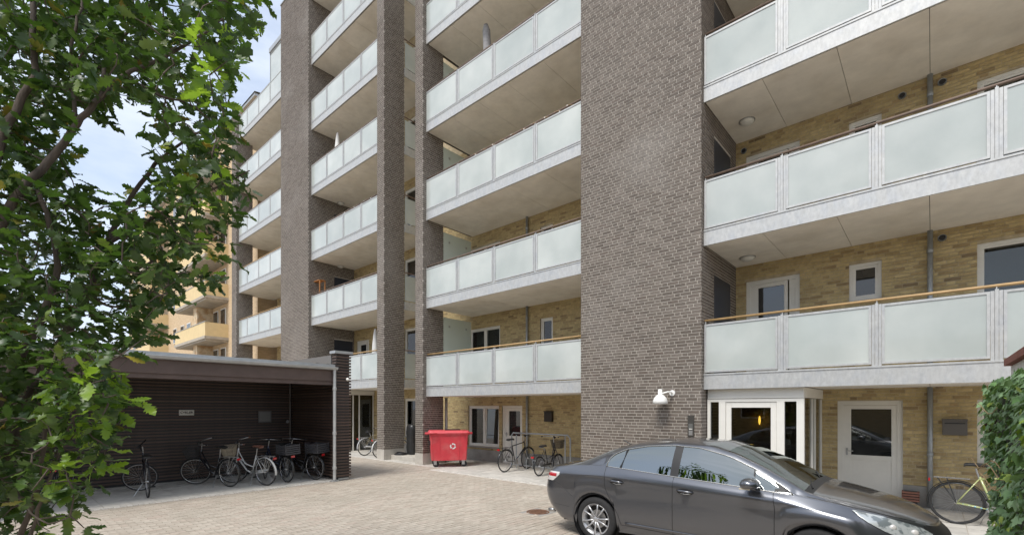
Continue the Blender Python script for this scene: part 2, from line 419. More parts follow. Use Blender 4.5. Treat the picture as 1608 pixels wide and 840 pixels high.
# ------------------------------------------------------------------ yellow wall with windows
openR = []; openM = []; openL = []
def cutwall(x0, x1, z0, z1, ops, y0, y1, name, m):
    xs = sorted({x0, x1} | {max(x0, min(x1, v)) for o in ops for v in o[:2]}); zs = sorted({z0, z1} | {max(z0, min(z1, v)) for o in ops for v in o[2:]})
    mb = MB()
    for i in range(len(xs) - 1):
        run = None
        for j in range(len(zs) - 1):
            cxm = (xs[i] + xs[i + 1]) / 2; czm = (zs[j] + zs[j + 1]) / 2
            solid = not any(o[0] < cxm < o[1] and o[2] < czm < o[3] for o in ops)
            if solid: run = (run[0], zs[j + 1]) if run else (zs[j], zs[j + 1])
            elif run: mb.box(xs[i], xs[i + 1], y0, y1, *run); run = None
        if run: mb.box(xs[i], xs[i + 1], y0, y1, *run)
    return mb.build(name, m, bld)
WSEED = [0]
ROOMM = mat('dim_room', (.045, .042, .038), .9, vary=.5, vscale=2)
CURT = mat('curtain_cloth', (.55, .53, .48), .9, vary=.1)
def window(x0, x1, z0, z1, panes=1, tilt=None, y=YW + .05, fw=.06, parent=None, glass=None):
    mb = MB(); parent = parent or bld
    mb.box(x0, x0 + fw, y, y + .09, z0, z1); mb.box(x1 - fw, x1, y, y + .09, z0, z1)
    mb.box(x0 + fw, x1 - fw, y, y + .09, z1 - fw, z1); mb.box(x0 + fw, x1 - fw, y, y + .09, z0, z0 + fw)
    wd = (x1 - x0 - 2 * fw)
    for k in range(1, panes):
        c = x0 + fw + wd * k / panes; mb.box(c - .035, c + .035, y + .003, y + .087, z0 + fw, z1 - fw)
    o = mb.build('window', WHITEF, parent)
    for k in range(panes):
        a = x0 + fw + wd * k / panes + (.035 if k else 0); b = x0 + fw + wd * (k + 1) / panes - (.035 if k < panes - 1 else 0)
        if tilt == k:
            M = Matrix.Translation((0, y + .03, z0 + fw)) @ Matrix.Rotation(R(-2.5), 4, 'X')
            H = z1 - z0 - 2 * fw; s = MB(); f2 = .05
            s.box(a, a + f2, -.02, .03, 0, H, 0, M); s.box(b - f2, b, -.02, .03, 0, H, 0, M); s.box(a + f2, b - f2, -.02, .03, 0, f2, 0, M); s.box(a + f2, b - f2, -.02, .03, H - f2, H, 0, M)
            s.build('sash', WHITEF, o)
            MB().box(a + f2, b - f2, .0, .01, f2, H - f2, 0, M).build('pane', glass or GLASSD, o)
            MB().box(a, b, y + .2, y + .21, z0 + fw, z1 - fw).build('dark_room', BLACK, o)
        else:
            s = MB(); f2 = .035
            s.box(a, a + f2, y + .02, y + .07, z0 + fw, z1 - fw); s.box(b - f2, b, y + .02, y + .07, z0 + fw, z1 - fw)
            s.box(a + f2, b - f2, y + .02, y + .07, z0 + fw, z0 + fw + f2); s.box(a + f2, b - f2, y + .02, y + .07, z1 - fw - f2, z1 - fw)
            s.build('sash', WHITEF, o)
            MB().box(a + f2, b - f2, y + .045, y + .055, z0 + fw + f2, z1 - fw - f2).build('pane', glass or GLASSW, o)
            WSEED[0] += 1; wr_ = random.Random(WSEED[0]); cwid = (b - a) * wr_.choice((.12, .2, .3, .0))
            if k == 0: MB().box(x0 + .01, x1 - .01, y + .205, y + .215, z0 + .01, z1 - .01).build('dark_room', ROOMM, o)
            if cwid > .02:
                cb_ = MB(); n_ = max(3, int(cwid / .03)); side_ = wr_.choice((0, 1))
                for q in range(n_):
                    xx = (a + .02 + q * .03) if side_ else (b - .05 - q * .03); cb_.box(xx, xx + .026, y + .10 + (q % 2) * .014, y + .125 + (q % 2) * .014, z0 + .07, z1 - .07)
                cb_.build('curtain', CURT, o)
    MB().box(x0 - .03, x1 + .03, YW - .05, YW + .14, z0 - .05, z0 - .004).build('sill', PLINTH, o)
    return o
def door(x0, x1, z0, z1, gz0, gz1, y=YW + .05, side=.0, gx=None):
    mb = MB(); f = .09
    mb.box(x0, x0 + f, y, y + .1, z0, z1); mb.box(x1 - f, x1, y, y + .1, z0, z1); mb.box(x0 + f, x1 - f, y, y + .1, z1 - f, z1)
    a, b = x0 + f, x1 - f; zt = z1 - f
    o = mb.build('door', WHITEF, bld)
    b2 = b - side
    ga, gb = (a + .14, b2 - .12) if gx is None else gx
    l = MB(); l.box(a, ga, y + .015, y + .07, z0, zt - .004); l.box(gb, b2, y + .015, y + .07, z0, zt - .004)
    l.box(ga, gb, y + .015, y + .07, gz1, zt - .004); l.box(ga, gb, y + .015, y + .07, gz0 - .1, gz0); 
    l.box(ga, gb, y + .03, y + .07, z0 + .15, gz0 - .1); l.box(ga, gb, y + .015, y + .07, z0, z0 + .15)
    l.build('door_leaf', WHITEF, o, bevel=.004)
    if side:
        mb2 = MB().box(b2 + .03, b, y + .03, y + .05, z0, zt)
        zz = z0 + .3
        while zz < zt - .2: mb2.box(b2 + .05, b - .02, y + .018, y + .03, zz, zz + .02); zz += .05
        mb2.build('louvre_panel', WHITEF, o)
    MB().box(ga, gb, y + .045, y + .055, gz0, gz1).build('pane', GLASSD, o)
    h = MB(); hx = a + .07; h.tube([(hx, y + .015, z0 + 1.02), (hx, y - .035, z0 + 1.02), (hx + .11, y - .035, z0 + 1.02)], .009, 8)
    h.box(hx - .018, hx + .018, y + .008, y + .016, z0 + .93, z0 + 1.08); h.build('handle', ALU, o, smooth=False)
    return o

def bay(x0, x1, ops_spec, zlist, ztop, name, fill_to):
    ops = [(o[0], o[1], o[2], o[3]) for o in ops_spec]
    cutwall(x0, x1, .40, ztop, ops, YW + .007, YW + .3, name, YMORT)
    pops = [o for o in ops if o[2] < .4]
    cutwall(x0, x1, -.04, .398, pops, YW - .02, YW + .3, 'plinth', PLINTH)
    return brick_field('y', YW, x0, x1, .40, fill_to, -1, skip=ops)
yb = []
# right bay
ops = [(-1.51, -.44, -.05, 2.05), (.6, 2.1, .9, 2.05)]
door(-1.51, -.44, -.01, 2.05, .93, 1.88, gx=(-1.28, -.62))
window(.6, 2.1, .9, 2.05, 2)
for k in range(0, 4):
    z = zR[k]
    ops += [(-3.31, -2.2, z + .3, z + 2.6), (-1.31, -.77, z + 1.83, z + 2.6), (.6, 2.2, z + 1.0, z + 2.6)]
    door(-3.31, -2.2, z + .3, z + 2.6, z + 1.2, z + 2.42, side=.16, gx=(-3.06, -2.52))
    window(-1.31, -.77, z + 1.83, z + 2.6, tilt=0 if k == 0 else None); window(.6, 2.2, z + 1.0, z + 2.6, 1)
yb += bay(-3.53, 3.5, ops, zR, 15, 'yellow_wall', 11.5)
# middle bay
ops = [(-12.93, -11.36, .52, 1.98), (-11.22, -10.29, -.05, 1.98)]
window(-12.93, -11.36, .52, 1.98, 2, tilt=1); door(-11.22, -10.29, -.01, 1.98, .95, 1.80, gx=(-10.95, -10.43))
for k in range(0, 6):
    z = zR[k]
    ops += [(-12.88, -11.31, z + 1.2, z + 2.52), (-9.52, -9.01, z + 1.62, z + 2.52)]
    window(-12.88, -11.31, z + 1.2, z + 2.52, 2); window(-9.52, -9.01, z + 1.62, z + 2.52)
yb += bay(-15.0, -6.45, ops, zR, 22, 'yellow_wall', 11.5)
# left bay
ops = [(-19.06, -17.99, -.05, 2.3), (-16.95, -15.3, .7, 2.3)]
door(-19.06, -17.99, -.01, 2.3, 1.0, 2.1); window(-16.95, -15.3, .7, 2.3, 2)
for k in range(0, 7):
    z = zL[k]
    ops += [(-20.86, -19.75, z + .3, z + 2.45), (-18.8, -18.2, z + 1.6, z + 2.4), (-16.95, -15.35, z + 1.0, z + 2.6)]
    door(-20.86, -19.75, z + .3, z + 2.45, z + 1.2, z + 2.25, side=.16, gx=(-20.6, -20.1))
    window(-18.8, -18.2, z + 1.6, z + 2.4); window(-16.95, -15.35, z + 1.0, z + 2.6, 1)
yb += bay(-21.08, -15.0, ops, zL, 24, 'yellow_wall', 12.0)
# far left bay
ops = []
for k in range(1, 5):
    z = zL[k]
    ops += [(-27.6, -26.2, z + .3, z + 2.4)]
    window(-27.6, -26.2, z + .3, z + 2.4, 2)
yb += bay(-30.2, -24.04, ops, zL, 19.6, 'yellow_wall', 17)
yb = np.array(yb)
m = visible_split(yb, 1130, 1535, 60, 770, 300, (yb[:, 0] > -1.9) | (yb[:, 4] > 3.6))
for b in yb[m]: box_obj('yellow_brick', b, YBRICK, bld)
boxes_mesh('yellow_brickwork', yb[~m], YBRICK, bld)
# roof and rear mass
MB().box(-24, 3.5, YW + .3, 22, 0, 22).build('rear_block', YTEX, bld)
MB().box(-30.2, -24, YW + .3, 22, 0, 19.5).build('rear_block', YTEX, bld)
# downpipes and vents on the yellow wall
def pipe(x, z0, z1, y=YW - .07, r=.042, m=None, name='downpipe'):
    mb = MB().tube([(x, y, z0), (x, y, z1)], r, 12)
    zz = z0 + 1.0
    while zz < z1 - .3:
        mb.lathe([(r, -.04), (r + .008, -.035), (r + .008, .035), (r, .04)], (x, y, zz), n=12)
        mb.box(x - .01, x + .01, y, YW + .004, zz - .09, zz - .07); zz += 1.3
    return mb.build(name, m or GALVD, bld, smooth=True)
for zlo, zhi in [(.02, zR[0] + .02)] + [(zR[k] + .3, zR[k + 1] + .02) for k in range(0, 3)]: pipe(-.04, zlo, zhi)
for zlo, zhi in [(.02, zR[0] + .02)] + [(zR[k] + .3, zR[k + 1] + .02) for k in range(0, 4)]: pipe(-10.02, zlo, zhi)
pipe(-12.80, .02, zR[0] - .02, y=10.85, r=.05, m=GALV)
for k in range(1, 5): pipe(-25.6, zL[k] + .3, zL[k + 1], r=.04, m=WHITEF)
for (x, z) in ((.13, 5.10), (-1.0 + .55, 8.03), (-3.35, 8.0), (.13, 8.03)):
    o = MB().lathe([(.0, 0), (.05, 0), (.065, .012), (.065, -.02)], (x, YW - .02, z), (0, -1, 0), 20).build('wall_vent', GALVD, bld, smooth=False)
    MB().lathe([(0, 0), (.048, 0)], (x, YW - .034, z), (0, -1, 0), 16).build('vent_hole', BLACK, o)

# ------------------------------------------------------------------ galleries / balconies
def frame_panel(mb, x0, x1, z0, z1, y):
    f = .036
    mb.box(x0, x0 + f, y, y + .03, z0, z1); mb.box(x1 - f, x1, y, y + .03, z0, z1)
    mb.box(x0 + f, x1 - f, y, y + .03, z0, z0 + f); mb.box(x0 + f, x1 - f, y, y + .03, z1 - f, z1)
def balcony(xs, z, railm, wide=.13, joints=None, yback=YW, gap=.035, label=None, side=None):
    x0, x1 = xs[0], xs[-1]
    s = MB().box(x0 + .02, x1, FA + .035, yback - .002, z + .05, z + .27).build('balcony', SHADEGAP, bld)
    MB().box(x0 + .03, x1, FA + .04, yback - .003, z + .272, z + .285).build('floor_screed', FLOORC, s)
    if label: s['label'] = label
    f = MB().box(x0, x1, FA, FA + .03, z, z + .32); f.box(x0, x1, FA - .012, FA, z + .29, z + .32)
    f.build('fascia', GALV, s)
    jj = joints or xs
    for a, b in zip(jj[:-1], jj[1:]):
        MB().box(a + .004, b - .004, FA + .075, yback - .005, z + .018, z + .05).build('soffit_board', CONC, s)
    for i, (a, b) in enumerate(zip(xs[:-1], xs[1:])):
        pa = a + (wide / 2 - .03 if i else .012); pb = b - (wide / 2 - .03)
        fm = MB(); frame_panel(fm, pa, pb, z + .345, z + 1.335, FA - .005)
        fr = fm.build('panel_frame', GALV, s)
        MB().box(pa + .034, pb - .034, FA + .008, FA + .018, z + .379, z + 1.301).build('frosted_pane', FROST, s)
    for i, a in enumerate(xs[:-1]):
        c = a if i else a + .02
        mb = MB().box(c - .022, c + .022, FA + .026, FA + .036, z + .1, z + 1.33)
        mb.box(c - .006, c + .006, FA + .03, FA + .09, z + 1.33, z + 1.40)
        if i:
            hw_ = wide / 2 - .034; mb.box(a - hw_, a - hw_ * .36, FA + .004, FA + .014, z + .3, z + 1.34); mb.box(a + hw_ * .36, a + hw_, FA + .004, FA + .014, z + .3, z + 1.34)
            mb.box(a - hw_ * .30, a + hw_ * .30, FA - .008, FA + .012, z + .3, z + 1.36)
        mb.build('post', GALV, s)
    MB().tube([(x0 + .0, FA + .06, z + 1.42), (x1, FA + .06, z + 1.42)], .024, 10).build('handrail', railm, s, smooth=True)
    return s
xR = [-3.53 + .0, -2.1, -.70, .70, 2.1, 3.5]
jR = [-3.52, -2.45, -1.26, -.04, 1.2, 2.4, 3.5]
BALC = {}
for k in range(0, 5):
    BALC['R', k] = balcony(xR, zR[k], RAILG if k == 0 else RAILW, .20, jR)
xM = [-12.83, -11.15, -9.57, -8.01, -6.452]
for k in range(0, 6):
    BALC['M', k] = balcony(xM, zR[k], RAILG if k == 0 else RAILW, .15, [-12.69, -11.5, -10.3, -9.1, -7.8, -6.452])
    s = BALC['M', k]
    if k >= 0:
        MB().box(-12.74, -12.725, 10.66, 11.98, zR[k] + .32, zR[k] + 2.78).build('privacy_screen', SCREENM, s)
        c = MB()
        for zz in (.7, 2.45):
            for yy in (10.9, 11.7): c.box(-12.725, -12.70, yy, yy + .05, zR[k] + zz, zR[k] + zz + .06)
        c.build('screen_clamp', ALU, s)
xL = [-21.078, -19.63, -18.21, -16.83, -15.472]
for k in range(0, 7):
    s = BALC['L', k] = balcony(xL, zL[k], RAILG if k < 1 else RAILW, .12, [-21.06, -19.9, -18.7, -17.4, -16.2, -15.05])
    z = zL[k]
    MB().box(-15.47, -15.03, 10.66, YW, z + .05, z + .27).build('slab_return', SHADEGAP, s)
    MB().box(-15.03, -15.005, 10.66, YW, z, z + .32).build('fascia', GALV, s)
    MB().box(-15.03, -15.02, 10.69, YW - .02, z + .36, z + 1.31).build('frosted_pane', FROST, s)
    MB().tube([(-15.02, 10.66, z + 1.42), (-15.02, YW, z + 1.42)], .022, 8).build('handrail', RAILW, s)
xLL = [-30.66, -28.94, -27.27, -25.73, -24.042]
for k in range(1, 6):
    BALC['LL', k] = balcony(xLL, zL[k], RAILG if k < 3 else RAILW, .09)
# glazed room on the top terrace
gz = MB(); g0, g1 = -25.75, -24.05; zb, zt = zL[5] + .33, zL[5] + 2.85
for xx in (g0, g1 - .06): gz.box(xx, xx + .06, FA, FA + .06, zb, zt)
gz.box(g0, g1, FA, FA + .06, zt - .08, zt); gz.box(g0, g0 + .06, 11.9, 11.98, zb, zt); gz.box(g0, g1, FA - .05, 12.0, zt, zt + .22)
gz.box(g0, g0 + .05, FA + .06, 11.9, zt - .08, zt)
go = gz.build('terrace_room', ZINC, bld)
MB().box(g0 + .06, g1 - .06, FA + .02, FA + .03, zb, zt - .08).build('pane', FROST, go)
MB().box(g0 + .01, g0 + .02, FA + .06, 11.9, zb, zt - .08).build('pane', FROST, go)

# ------------------------------------------------------------------ glazed entrance porches
def porch(x0, x1, zt):
    y0 = 10.05; p = MB()
    p.box(x0 + .03, x1, y0 - .01, y0 + .10, zt - .23, zt - .04); p.box(x1 - .10, x1 + .005, y0 + .10, YW, zt - .23, zt - .04)
    root = p.build('entrance_porch', WHITEF, bld)
    X = lambda f: x0 + f
    zt2 = zt - .24
    fr = MB()
    for a, b in ((.02, .08), (.25, .38), (1.31, 1.44), (1.64, 1.76)): fr.box(X(a), X(b), y0, y0 + .08, 0, zt2)
    fr.box(X(.08), X(.25), y0, y0 + .08, zt2 - .06, zt2); fr.box(X(.38), X(1.31), y0, y0 + .08, zt2 - .06, zt2); fr.box(X(1.44), X(1.64), y0, y0 + .08, zt2 - .06, zt2)
    fr.box(X(.08), X(.25), y0, y0 + .08, 0, .12); fr.box(X(1.44), X(1.64), y0, y0 + .08, 0, .12)
    fr.build('porch_frame', WHITEF, root)
    dl = MB(); a, b = X(.385), X(1.305)
    dl.box(a, a + .1, y0 + .015, y0 + .07, .02, zt2 - .065); dl.box(b - .1, b, y0 + .015, y0 + .07, .02, zt2 - .065)
    dl.box(a + .1, b - .1, y0 + .015, y0 + .07, zt2 - .175, zt2 - .065); dl.box(a + .1, b - .1, y0 + .015, y0 + .07, .02, .2)
    d = dl.build('entrance_door', WHITEF, root, bevel=.004)
    PG = GLASSP
    MB().box(a + .1, b - .1, y0 + .04, y0 + .05, .2, zt2 - .175).build('door_glass', PG, root)
    MB().box(X(.08), X(.25), y0 + .04, y0 + .05, .12, zt2 - .06).build('side_light', PG, root)
    MB().box(X(1.44), X(1.64), y0 + .04, y0 + .05, .12, zt2 - .06).build('side_light', PG, root)
    sf = MB()
    for yy in (10.95, 11.25, YW - .07): sf.box(x1 - .07, x1 - .01, yy, yy + .05, 0, zt2)
    sf.build('side_frame', WHITEF, root)
    MB().box(x1 - .045, x1 - .035, y0 + .08, YW - .02, .02, zt2).build('side_glass', PG, root)
    MB().box(x0 + .02, x1 - .02, y0 + .1, YW, .0, .012).build('porch_mat', BLACK, root)
    return root
GLASSP = glassmat('porch_glass', (.42, .44, .40), 1.7)
CARGLASS = glassmat('car_glass', (.16, .20, .19), 4.0, col=(.80, .86, .84))
porch(-3.53, -1.77, 2.285 + .04); porch(-21.078, -19.3, 2.68 + .04)
# lit lamp inside the right porch on the tower side
lp = empty('porch_wall_lamp', (-2.98, 11.90, 1.62), label='small lit amber wall lamp seen through the glass of the entrance door', cat='lamp')
MB().lathe([(.008, -.10), (.022, -.05), (.026, 0), (.022, .05), (.008, .10)], n=16).build('lamp_shade', mat('amber_glow', (.9, .5, .1), .4, emit=((1, .55, .08), 4.0)), lp, smooth=True)
MB().box(-.02, .02, .03, .10, -.03, .03).build('lamp_bracket', BLACK, lp)

# ------------------------------------------------------------------ small things on the building
def soffit_lamp(x, y, z, label):
    t = empty('ceiling_lamp', (x, y, z), label=label, cat='ceiling lamp', group='round lamps under the galleries')
    MB().lathe([(.0, -.085), (.08, -.078), (.13, -.05), (.15, -.015)], n=24).build('lamp_shade', mat('opal_glass', (.72, .71, .66), .3), t, smooth=True)
    MB().lathe([(.15, -.02), (.165, -.015), (.165, 0), (.0, 0)], n=24).build('lamp_base', ALU, t, smooth=False)
def onsoffit(px, py, z):
    return ground(px, py, z)
for px, py, z, lab in ((1174, 404, zR[1], 'round ceiling lamp under the gallery just above the half glazed door with louvres'),
                  (1173, 190, zR[2], 'round ceiling lamp under the second highest right gallery next to the wide tower'),
                  (535, 518, zL[1], 'lowest of the three round lamps under the left galleries, above the slatted shed'),
                  (535, 418, zL[2], 'middle of the three round lamps under the left galleries, above the wooden rack'),
                  (535, 319, zL[3], 'highest of the three round lamps under the left galleries, below the white folded parasol')):
    p = onsoffit(px, py, z + .02); soffit_lamp(p.x, min(p.y, 11.7), z + .017, lab)
# tower lamp
wlp = empty('wall_lamp', (-4.20, YF, 2.14), label='white dome wall lamp on a short curved arm on the wide dark brick tower', cat='wall lamp')
WL = mat('white_enamel', (.80, .79, .75), .3)
MB().lathe([(.0, .02), (.06, .015), (.065, 0), (.0, 0)], (0.06, 0, .08), (0, -1, 0), 20).build('wall_plate', WL, wlp, smooth=False)
MB().tube([(.06, -.01, .08), (.06, -.10, .10), (.03, -.17, .10), (-.03, -.20, .08), (-.09, -.2, .06)], .018, 10).build('arm', WL, wlp, smooth=True)
sh = MB().lathe([(.035, .18), (.045, .178), (.045, .07), (.08, .05), (.125, .0), (.15, -.06), (.158, -.13), (.150, -.13), (.14, -.06), (.10, .0), (.03, .05)], (-.12, -.2, -.02), n=28)
sh.build('lamp_shade', WL, wlp, smooth=True)
ic = empty('intercom', (-3.74, YF, 1.53), label='narrow dark intercom panel beside the entrance on the wide dark brick tower', cat='intercom')
DG = mat('dark_grey_metal', (.075, .07, .062), .45, .4)
MB().box(-.065, .065, -.022, -.001, -.22, .22).build('back_plate', DG, ic, bevel=.004)
MB().box(-.045, .045, -.028, -.022, -.05, .05).build('speaker_grille', mat('mid_grey', (.14, .14, .13), .5, .3), ic)
MB().box(-.04, .04, -.027, -.022, -.19, -.09).build('keypad', ALU, ic)
MB().box(-.035, .035, -.027, -.022, -.015 - .055, .0 - .053).build('name_strip', WHITEF, ic)
def mailbox(x, z, w, h, label, col):
    t = empty('mailbox', (x, YW, z), label=label, cat='mailbox')
    m = mat(col[0], col[1], .5, .3)
    MB().box(-w / 2, w / 2, -.11, 0, -h / 2, h / 2 - .03).build('mailbox_body', m, t, bevel=.006)
    MB().box(-w / 2 - .008, w / 2 + .008, -.125, 0, h / 2 - .03, h / 2).build('mailbox_lid', m, t, bevel=.004)
    MB().box(-w / 2 + .03, w / 2 - .03, -.114, -.109, h / 2 - .09, h / 2 - .07).build('slot', BLACK, t)
mailbox(.30, 1.55, .34, .30, 'flat grey metal mailbox on yellow brick right of the downpipe', ('mailbox_grey', (.13, .12, .11)))
mailbox(-9.13, 1.64, .30, .34, 'square dark mailbox on yellow brick above the bicycle rack', ('mailbox_dark', (.05, .042, .035)))
# boot brush / ribbed block
bb = empty('boot_scraper', (-.32, 11.85, 0), label='small ribbed reddish brown block low against the grey plinth by the bicycle wheel', cat='boot scraper')
TC = mat('terracotta', (.26, .12, .085), .8, vary=.2, vscale=20)
for k in range(4): MB().box(-.13, .13, -.08, .08, .12 + k * .05, .155 + k * .05).build('rib', TC, bb)
MB().box(-.10, .10, -.05, .05, .0, .31).build('core', BLACK, bb)
# parasols etc on the balconies
def parasol(x, y, z, h, label):
    t = empty('closed_parasol', (x, y, z), label=label, cat='parasol')
    CL = mat('white_canvas', (.72, .71, .68), .85, vary=.08, vscale=10)
    MB().tube([(0, 0, 0), (0, 0, h)], .02, 8).build('pole', WHITEF, t)
    mb = MB(); n = 16; prof = [(.03, h + .05), (.06, h - .15), (.10, h - .6), (.11, h - .9), (.09, h - 1.15)]
    base = len(mb.v)
    for (r, zz) in prof:
        for i in range(n):
            th = 2 * math.pi * i / n; rr = r * (1 + .22 * (i % 2)); mb.v.append((rr * math.cos(th), rr * math.sin(th), zz))
    for j in range(len(prof) - 1):
        for i in range(n): mb.f.append((j * n + i, j * n + (i + 1) % n, (j + 1) * n + (i + 1) % n, (j + 1) * n + i)); mb.mi.append(0)
    mb.build('folded_canopy', CL, t, smooth=True)
p = at(530, 225, 20.6); parasol(-19.62, 10.4, zL[3] + .285, 2.15, 'white folded parasol standing on the left gallery above the highest lamp')
parasol(-16.93, 10.6, zL[0] + .285, 2.1, 'white folded parasol on the lowest left gallery partly behind the brick pillar')
wr = empty('covered_parasol', (-10.44, 10.5, zR[3] + .285), label='grey covered parasol sticking up above a high middle gallery', cat='parasol')
GC = mat('grey_cover', (.30, .29, .29), .8, vary=.25, vscale=14, bump=.6, bscale=14)
MB().tube([(0, 0, .9), (.02, 0, 1.4), (0, .01, 1.9), (-.02, 0, 2.3), (-.04, 0, 2.47)], [.10, .115, .125, .12, .07], 14).build('cover', GC, wr, smooth=True)
MB().tube([(0, 0, 0), (0, 0, .95)], .025, 8).build('pole', ALU, wr)
wc = empty('wooden_rack', (-20.88, 10.15, zL[1] + .285), label='small orange brown wooden rack above the rail of a left gallery', cat='rack')
WD = mat('orange_wood', (.40, .17, .05), .6, vary=.15)
for xx in (-.35, .35):
    for yy in (-.12, .12): MB().box(xx - .02, xx + .02, yy - .02, yy + .02, 0, 1.75).build('leg', WD, wc)
for zz in (.5, 1.15, 1.72): MB().box(-.37, .37, -.14, .14, zz, zz + .03).build('shelf', WD, wc)
def lights_string(xa, xb, z, seed, label, m):
    rr = random.Random(seed); mb = MB(); pts = []
    n = int((xb - xa) / .08)
    for i in range(n + 1): pts.append((xa + (xb - xa) * i / n, FA + .06 + .03 * math.cos(i * 1.3), z + 1.42 + .03 * math.sin(i * 1.3)))
    o = mb.tube(pts, .006, 4).build('string_lights', m, None); tag(o, label, 'string lights')
    b = MB()
    for q in pts[::3]: b.box(q[0] - .015, q[0] + .015, q[1] - .015, q[1] + .015, q[2] - .03, q[2])
    b.build('bulb', WHITEF, o)
lights_string(-10.6, -6.5, zR[2], 1, 'string of small lights wound along the handrail of a middle gallery', RAILG)
lights_string(-18.4, -15.6, zL[2], 2, 'string of small lights wound along the handrail of a left gallery', BLACK)

# ------------------------------------------------------------------ bicycle shed
SX0, SX1, SY0, SY1 = -14.3, -11.66, -.10, 6.12
shed = empty('bicycle_shed', (0, 0, 0), label='low dark brown slatted bicycle shed with a planted roof', cat='bicycle shed')
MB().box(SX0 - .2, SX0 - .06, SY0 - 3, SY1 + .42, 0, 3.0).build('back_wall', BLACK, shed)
z = .10; i = 0
while z < 2.86:
    box_obj('slat', (SX0 - .06, SX0 - .012 , SY0 - 2.6, SY1 + .0, z, z + .045), SLATM, shed)
    box_obj('end_slat', (SX0, SX1 - .16, SY1 + .01, SY1 + .055, z, z + .045), SLATM, shed)
    z += .078
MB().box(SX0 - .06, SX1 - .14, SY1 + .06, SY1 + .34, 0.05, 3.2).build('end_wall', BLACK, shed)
z = .10
while z < 3.32:
    box_obj('column_slat', (SX1 - .17, SX1 + .045, SY1 - .01, SY1 + .42, z, z + .045), SLATM, shed)
    if z < 3.2: box_obj('outer_slat', (SX0, SX1 - .175, SY1 + .36, SY1 + .42, z, z + .045), SLATM, shed)
    z += .078
MB().box(SX1 - .13, SX1 + .01, SY1 + .03, SY1 + .38, 0.03, 3.3).build('column', BLACK, shed)
MB().box(SX1 - .22, SX1 + .07, SY1 - .05, SY1 + .46, 3.33, 3.40).build('column_cap', ZINC, shed)
MB().box(SX0 - .2, SX1 - .22, SY1 - .01, SY1 + .4, 2.9, 3.30).build('roof_upstand', mat('grey_upstand', (.16, .155, .15), .7), shed)
# left end column
z = .1
while z < 2.9:
    box_obj('column_slat', (SX1 - .17, SX1 + .045, SY0 - .42, SY0 + .01, z, z + .045), mat('blue_grey_slat', (.12, .14, .17), .6), shed); z += .078
MB().box(SX1 - .13, SX1 + .01, SY0 - .38, SY0 - .03, 0, 2.9).build('column', BLACK, shed)
# roof
MB().box(SX0 - .3, SX1 - .02, SY0 - 3, SY1, 2.86, 2.98).build('roof_deck', FASCM, shed)
rg = 40; sV = []
mbs = MB()
NX, NY = 14, 60
for i in range(NX + 1):
    for j in range(NY + 1):
        sV.append((SX0 - .3 + (SX1 - .1 - SX0 + .3) * i / NX, SY0 - 3 + (SY1 - SY0 + 3) * j / NY, 3.02 + random.uniform(0, .045)))
mbs.v = sV
for i in range(NX):
    for j in range(NY):
        mbs.f.append((i * (NY + 1) + j, (i + 1) * (NY + 1) + j, (i + 1) * (NY + 1) + j + 1, i * (NY + 1) + j + 1)); mbs.mi.append(0)
tag(mbs.build('sedum_planting', SEDUM, shed), kind='stuff')
MB().box(SX1 - .12, SX1 + .03, SY0 - 3, SY1 - .02, 2.93, 3.035).build('roof_edge', ZINC, shed)
MB().box(SX1 - .02, SX1 + .012, SY0 - 3, SY1 - .02, 2.60, 2.91).build('fascia_board', FASCM, shed)
MB().box(SX1 - .06, SX1 - .022, SY0 - 3, SY1 - .02, 2.50, 2.62).build('fascia_board', FASCM, shed)
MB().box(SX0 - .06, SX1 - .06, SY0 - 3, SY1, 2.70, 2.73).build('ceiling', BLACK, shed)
gt = MB(); n = 12; pr = []
for k in range(n + 1):
    th = math.pi + math.pi * k / n; pr.append((SX1 + .085 + .065 * math.cos(th), 2.945 + .065 * math.sin(th)))
for k in range(n): gt.quad((pr[k][0], SY0 - 3, pr[k][1]), (pr[k][0], SY1 + .0, pr[k][1]), (pr[k + 1][0], SY1 + .0, pr[k + 1][1]), (pr[k + 1][0], SY0 - 3, pr[k + 1][1]))
gt.poly([(a, SY1, b) for a, b in pr]); gt.tube([(SX1 + .15, SY0 - 3, 2.95), (SX1 + .15, SY1, 2.95)], .009, 6)
gt.build('gutter', ZINC, shed)
dp = MB().tube([(SX1 + .085, SY1 - .07, 2.9), (SX1 + .085, SY1 - .07, .05), ], .04, 12)
for zz in (1.25, .35, 2.4): dp.lathe([(.04, -.04), (.05, -.035), (.05, .035), (.04, .04)], (SX1 + .085, SY1 - .07, zz), n=12)
dp.box(SX1 - .0, SX1 + .17, SY1 - .16, SY1 + .02, 0.006, .03)
dp.build('downpipe', GALV, shed, smooth=False)
MB().tube([(SX0 + .03, SY1 - .06, .9), (SX0 + .03, SY1 - .06, 2.7)], .012, 6).build('cable_conduit', ALU, shed)
MB().box(SX1 - .1, SX1 + .03, SY1 + .06, SY1 + .36, .02, .06).build('column_foot', ZINC, shed)
MB().box(SX0 - .02, SX0 + .05, SY0 - 3, SY1, 0.0, .05).build('base_kerb', PLINTH, shed)
bl = empty('spot_lamp', (SX1 + .06, SY1 + .30, 2.66), label='tiny white round lamp on the slatted corner column of the shed', cat='lamp')
MB().lathe([(0, .06), (.03, .05), (.045, .02), (.04, 0), (0, 0)], (0, 0, 0), (1, 0, 0), 16).build('lamp_shade', WL, bl, smooth=True)
MB().box(-.012, 0, -.03, .03, -.03, .03).build('lamp_base', ALU, bl)
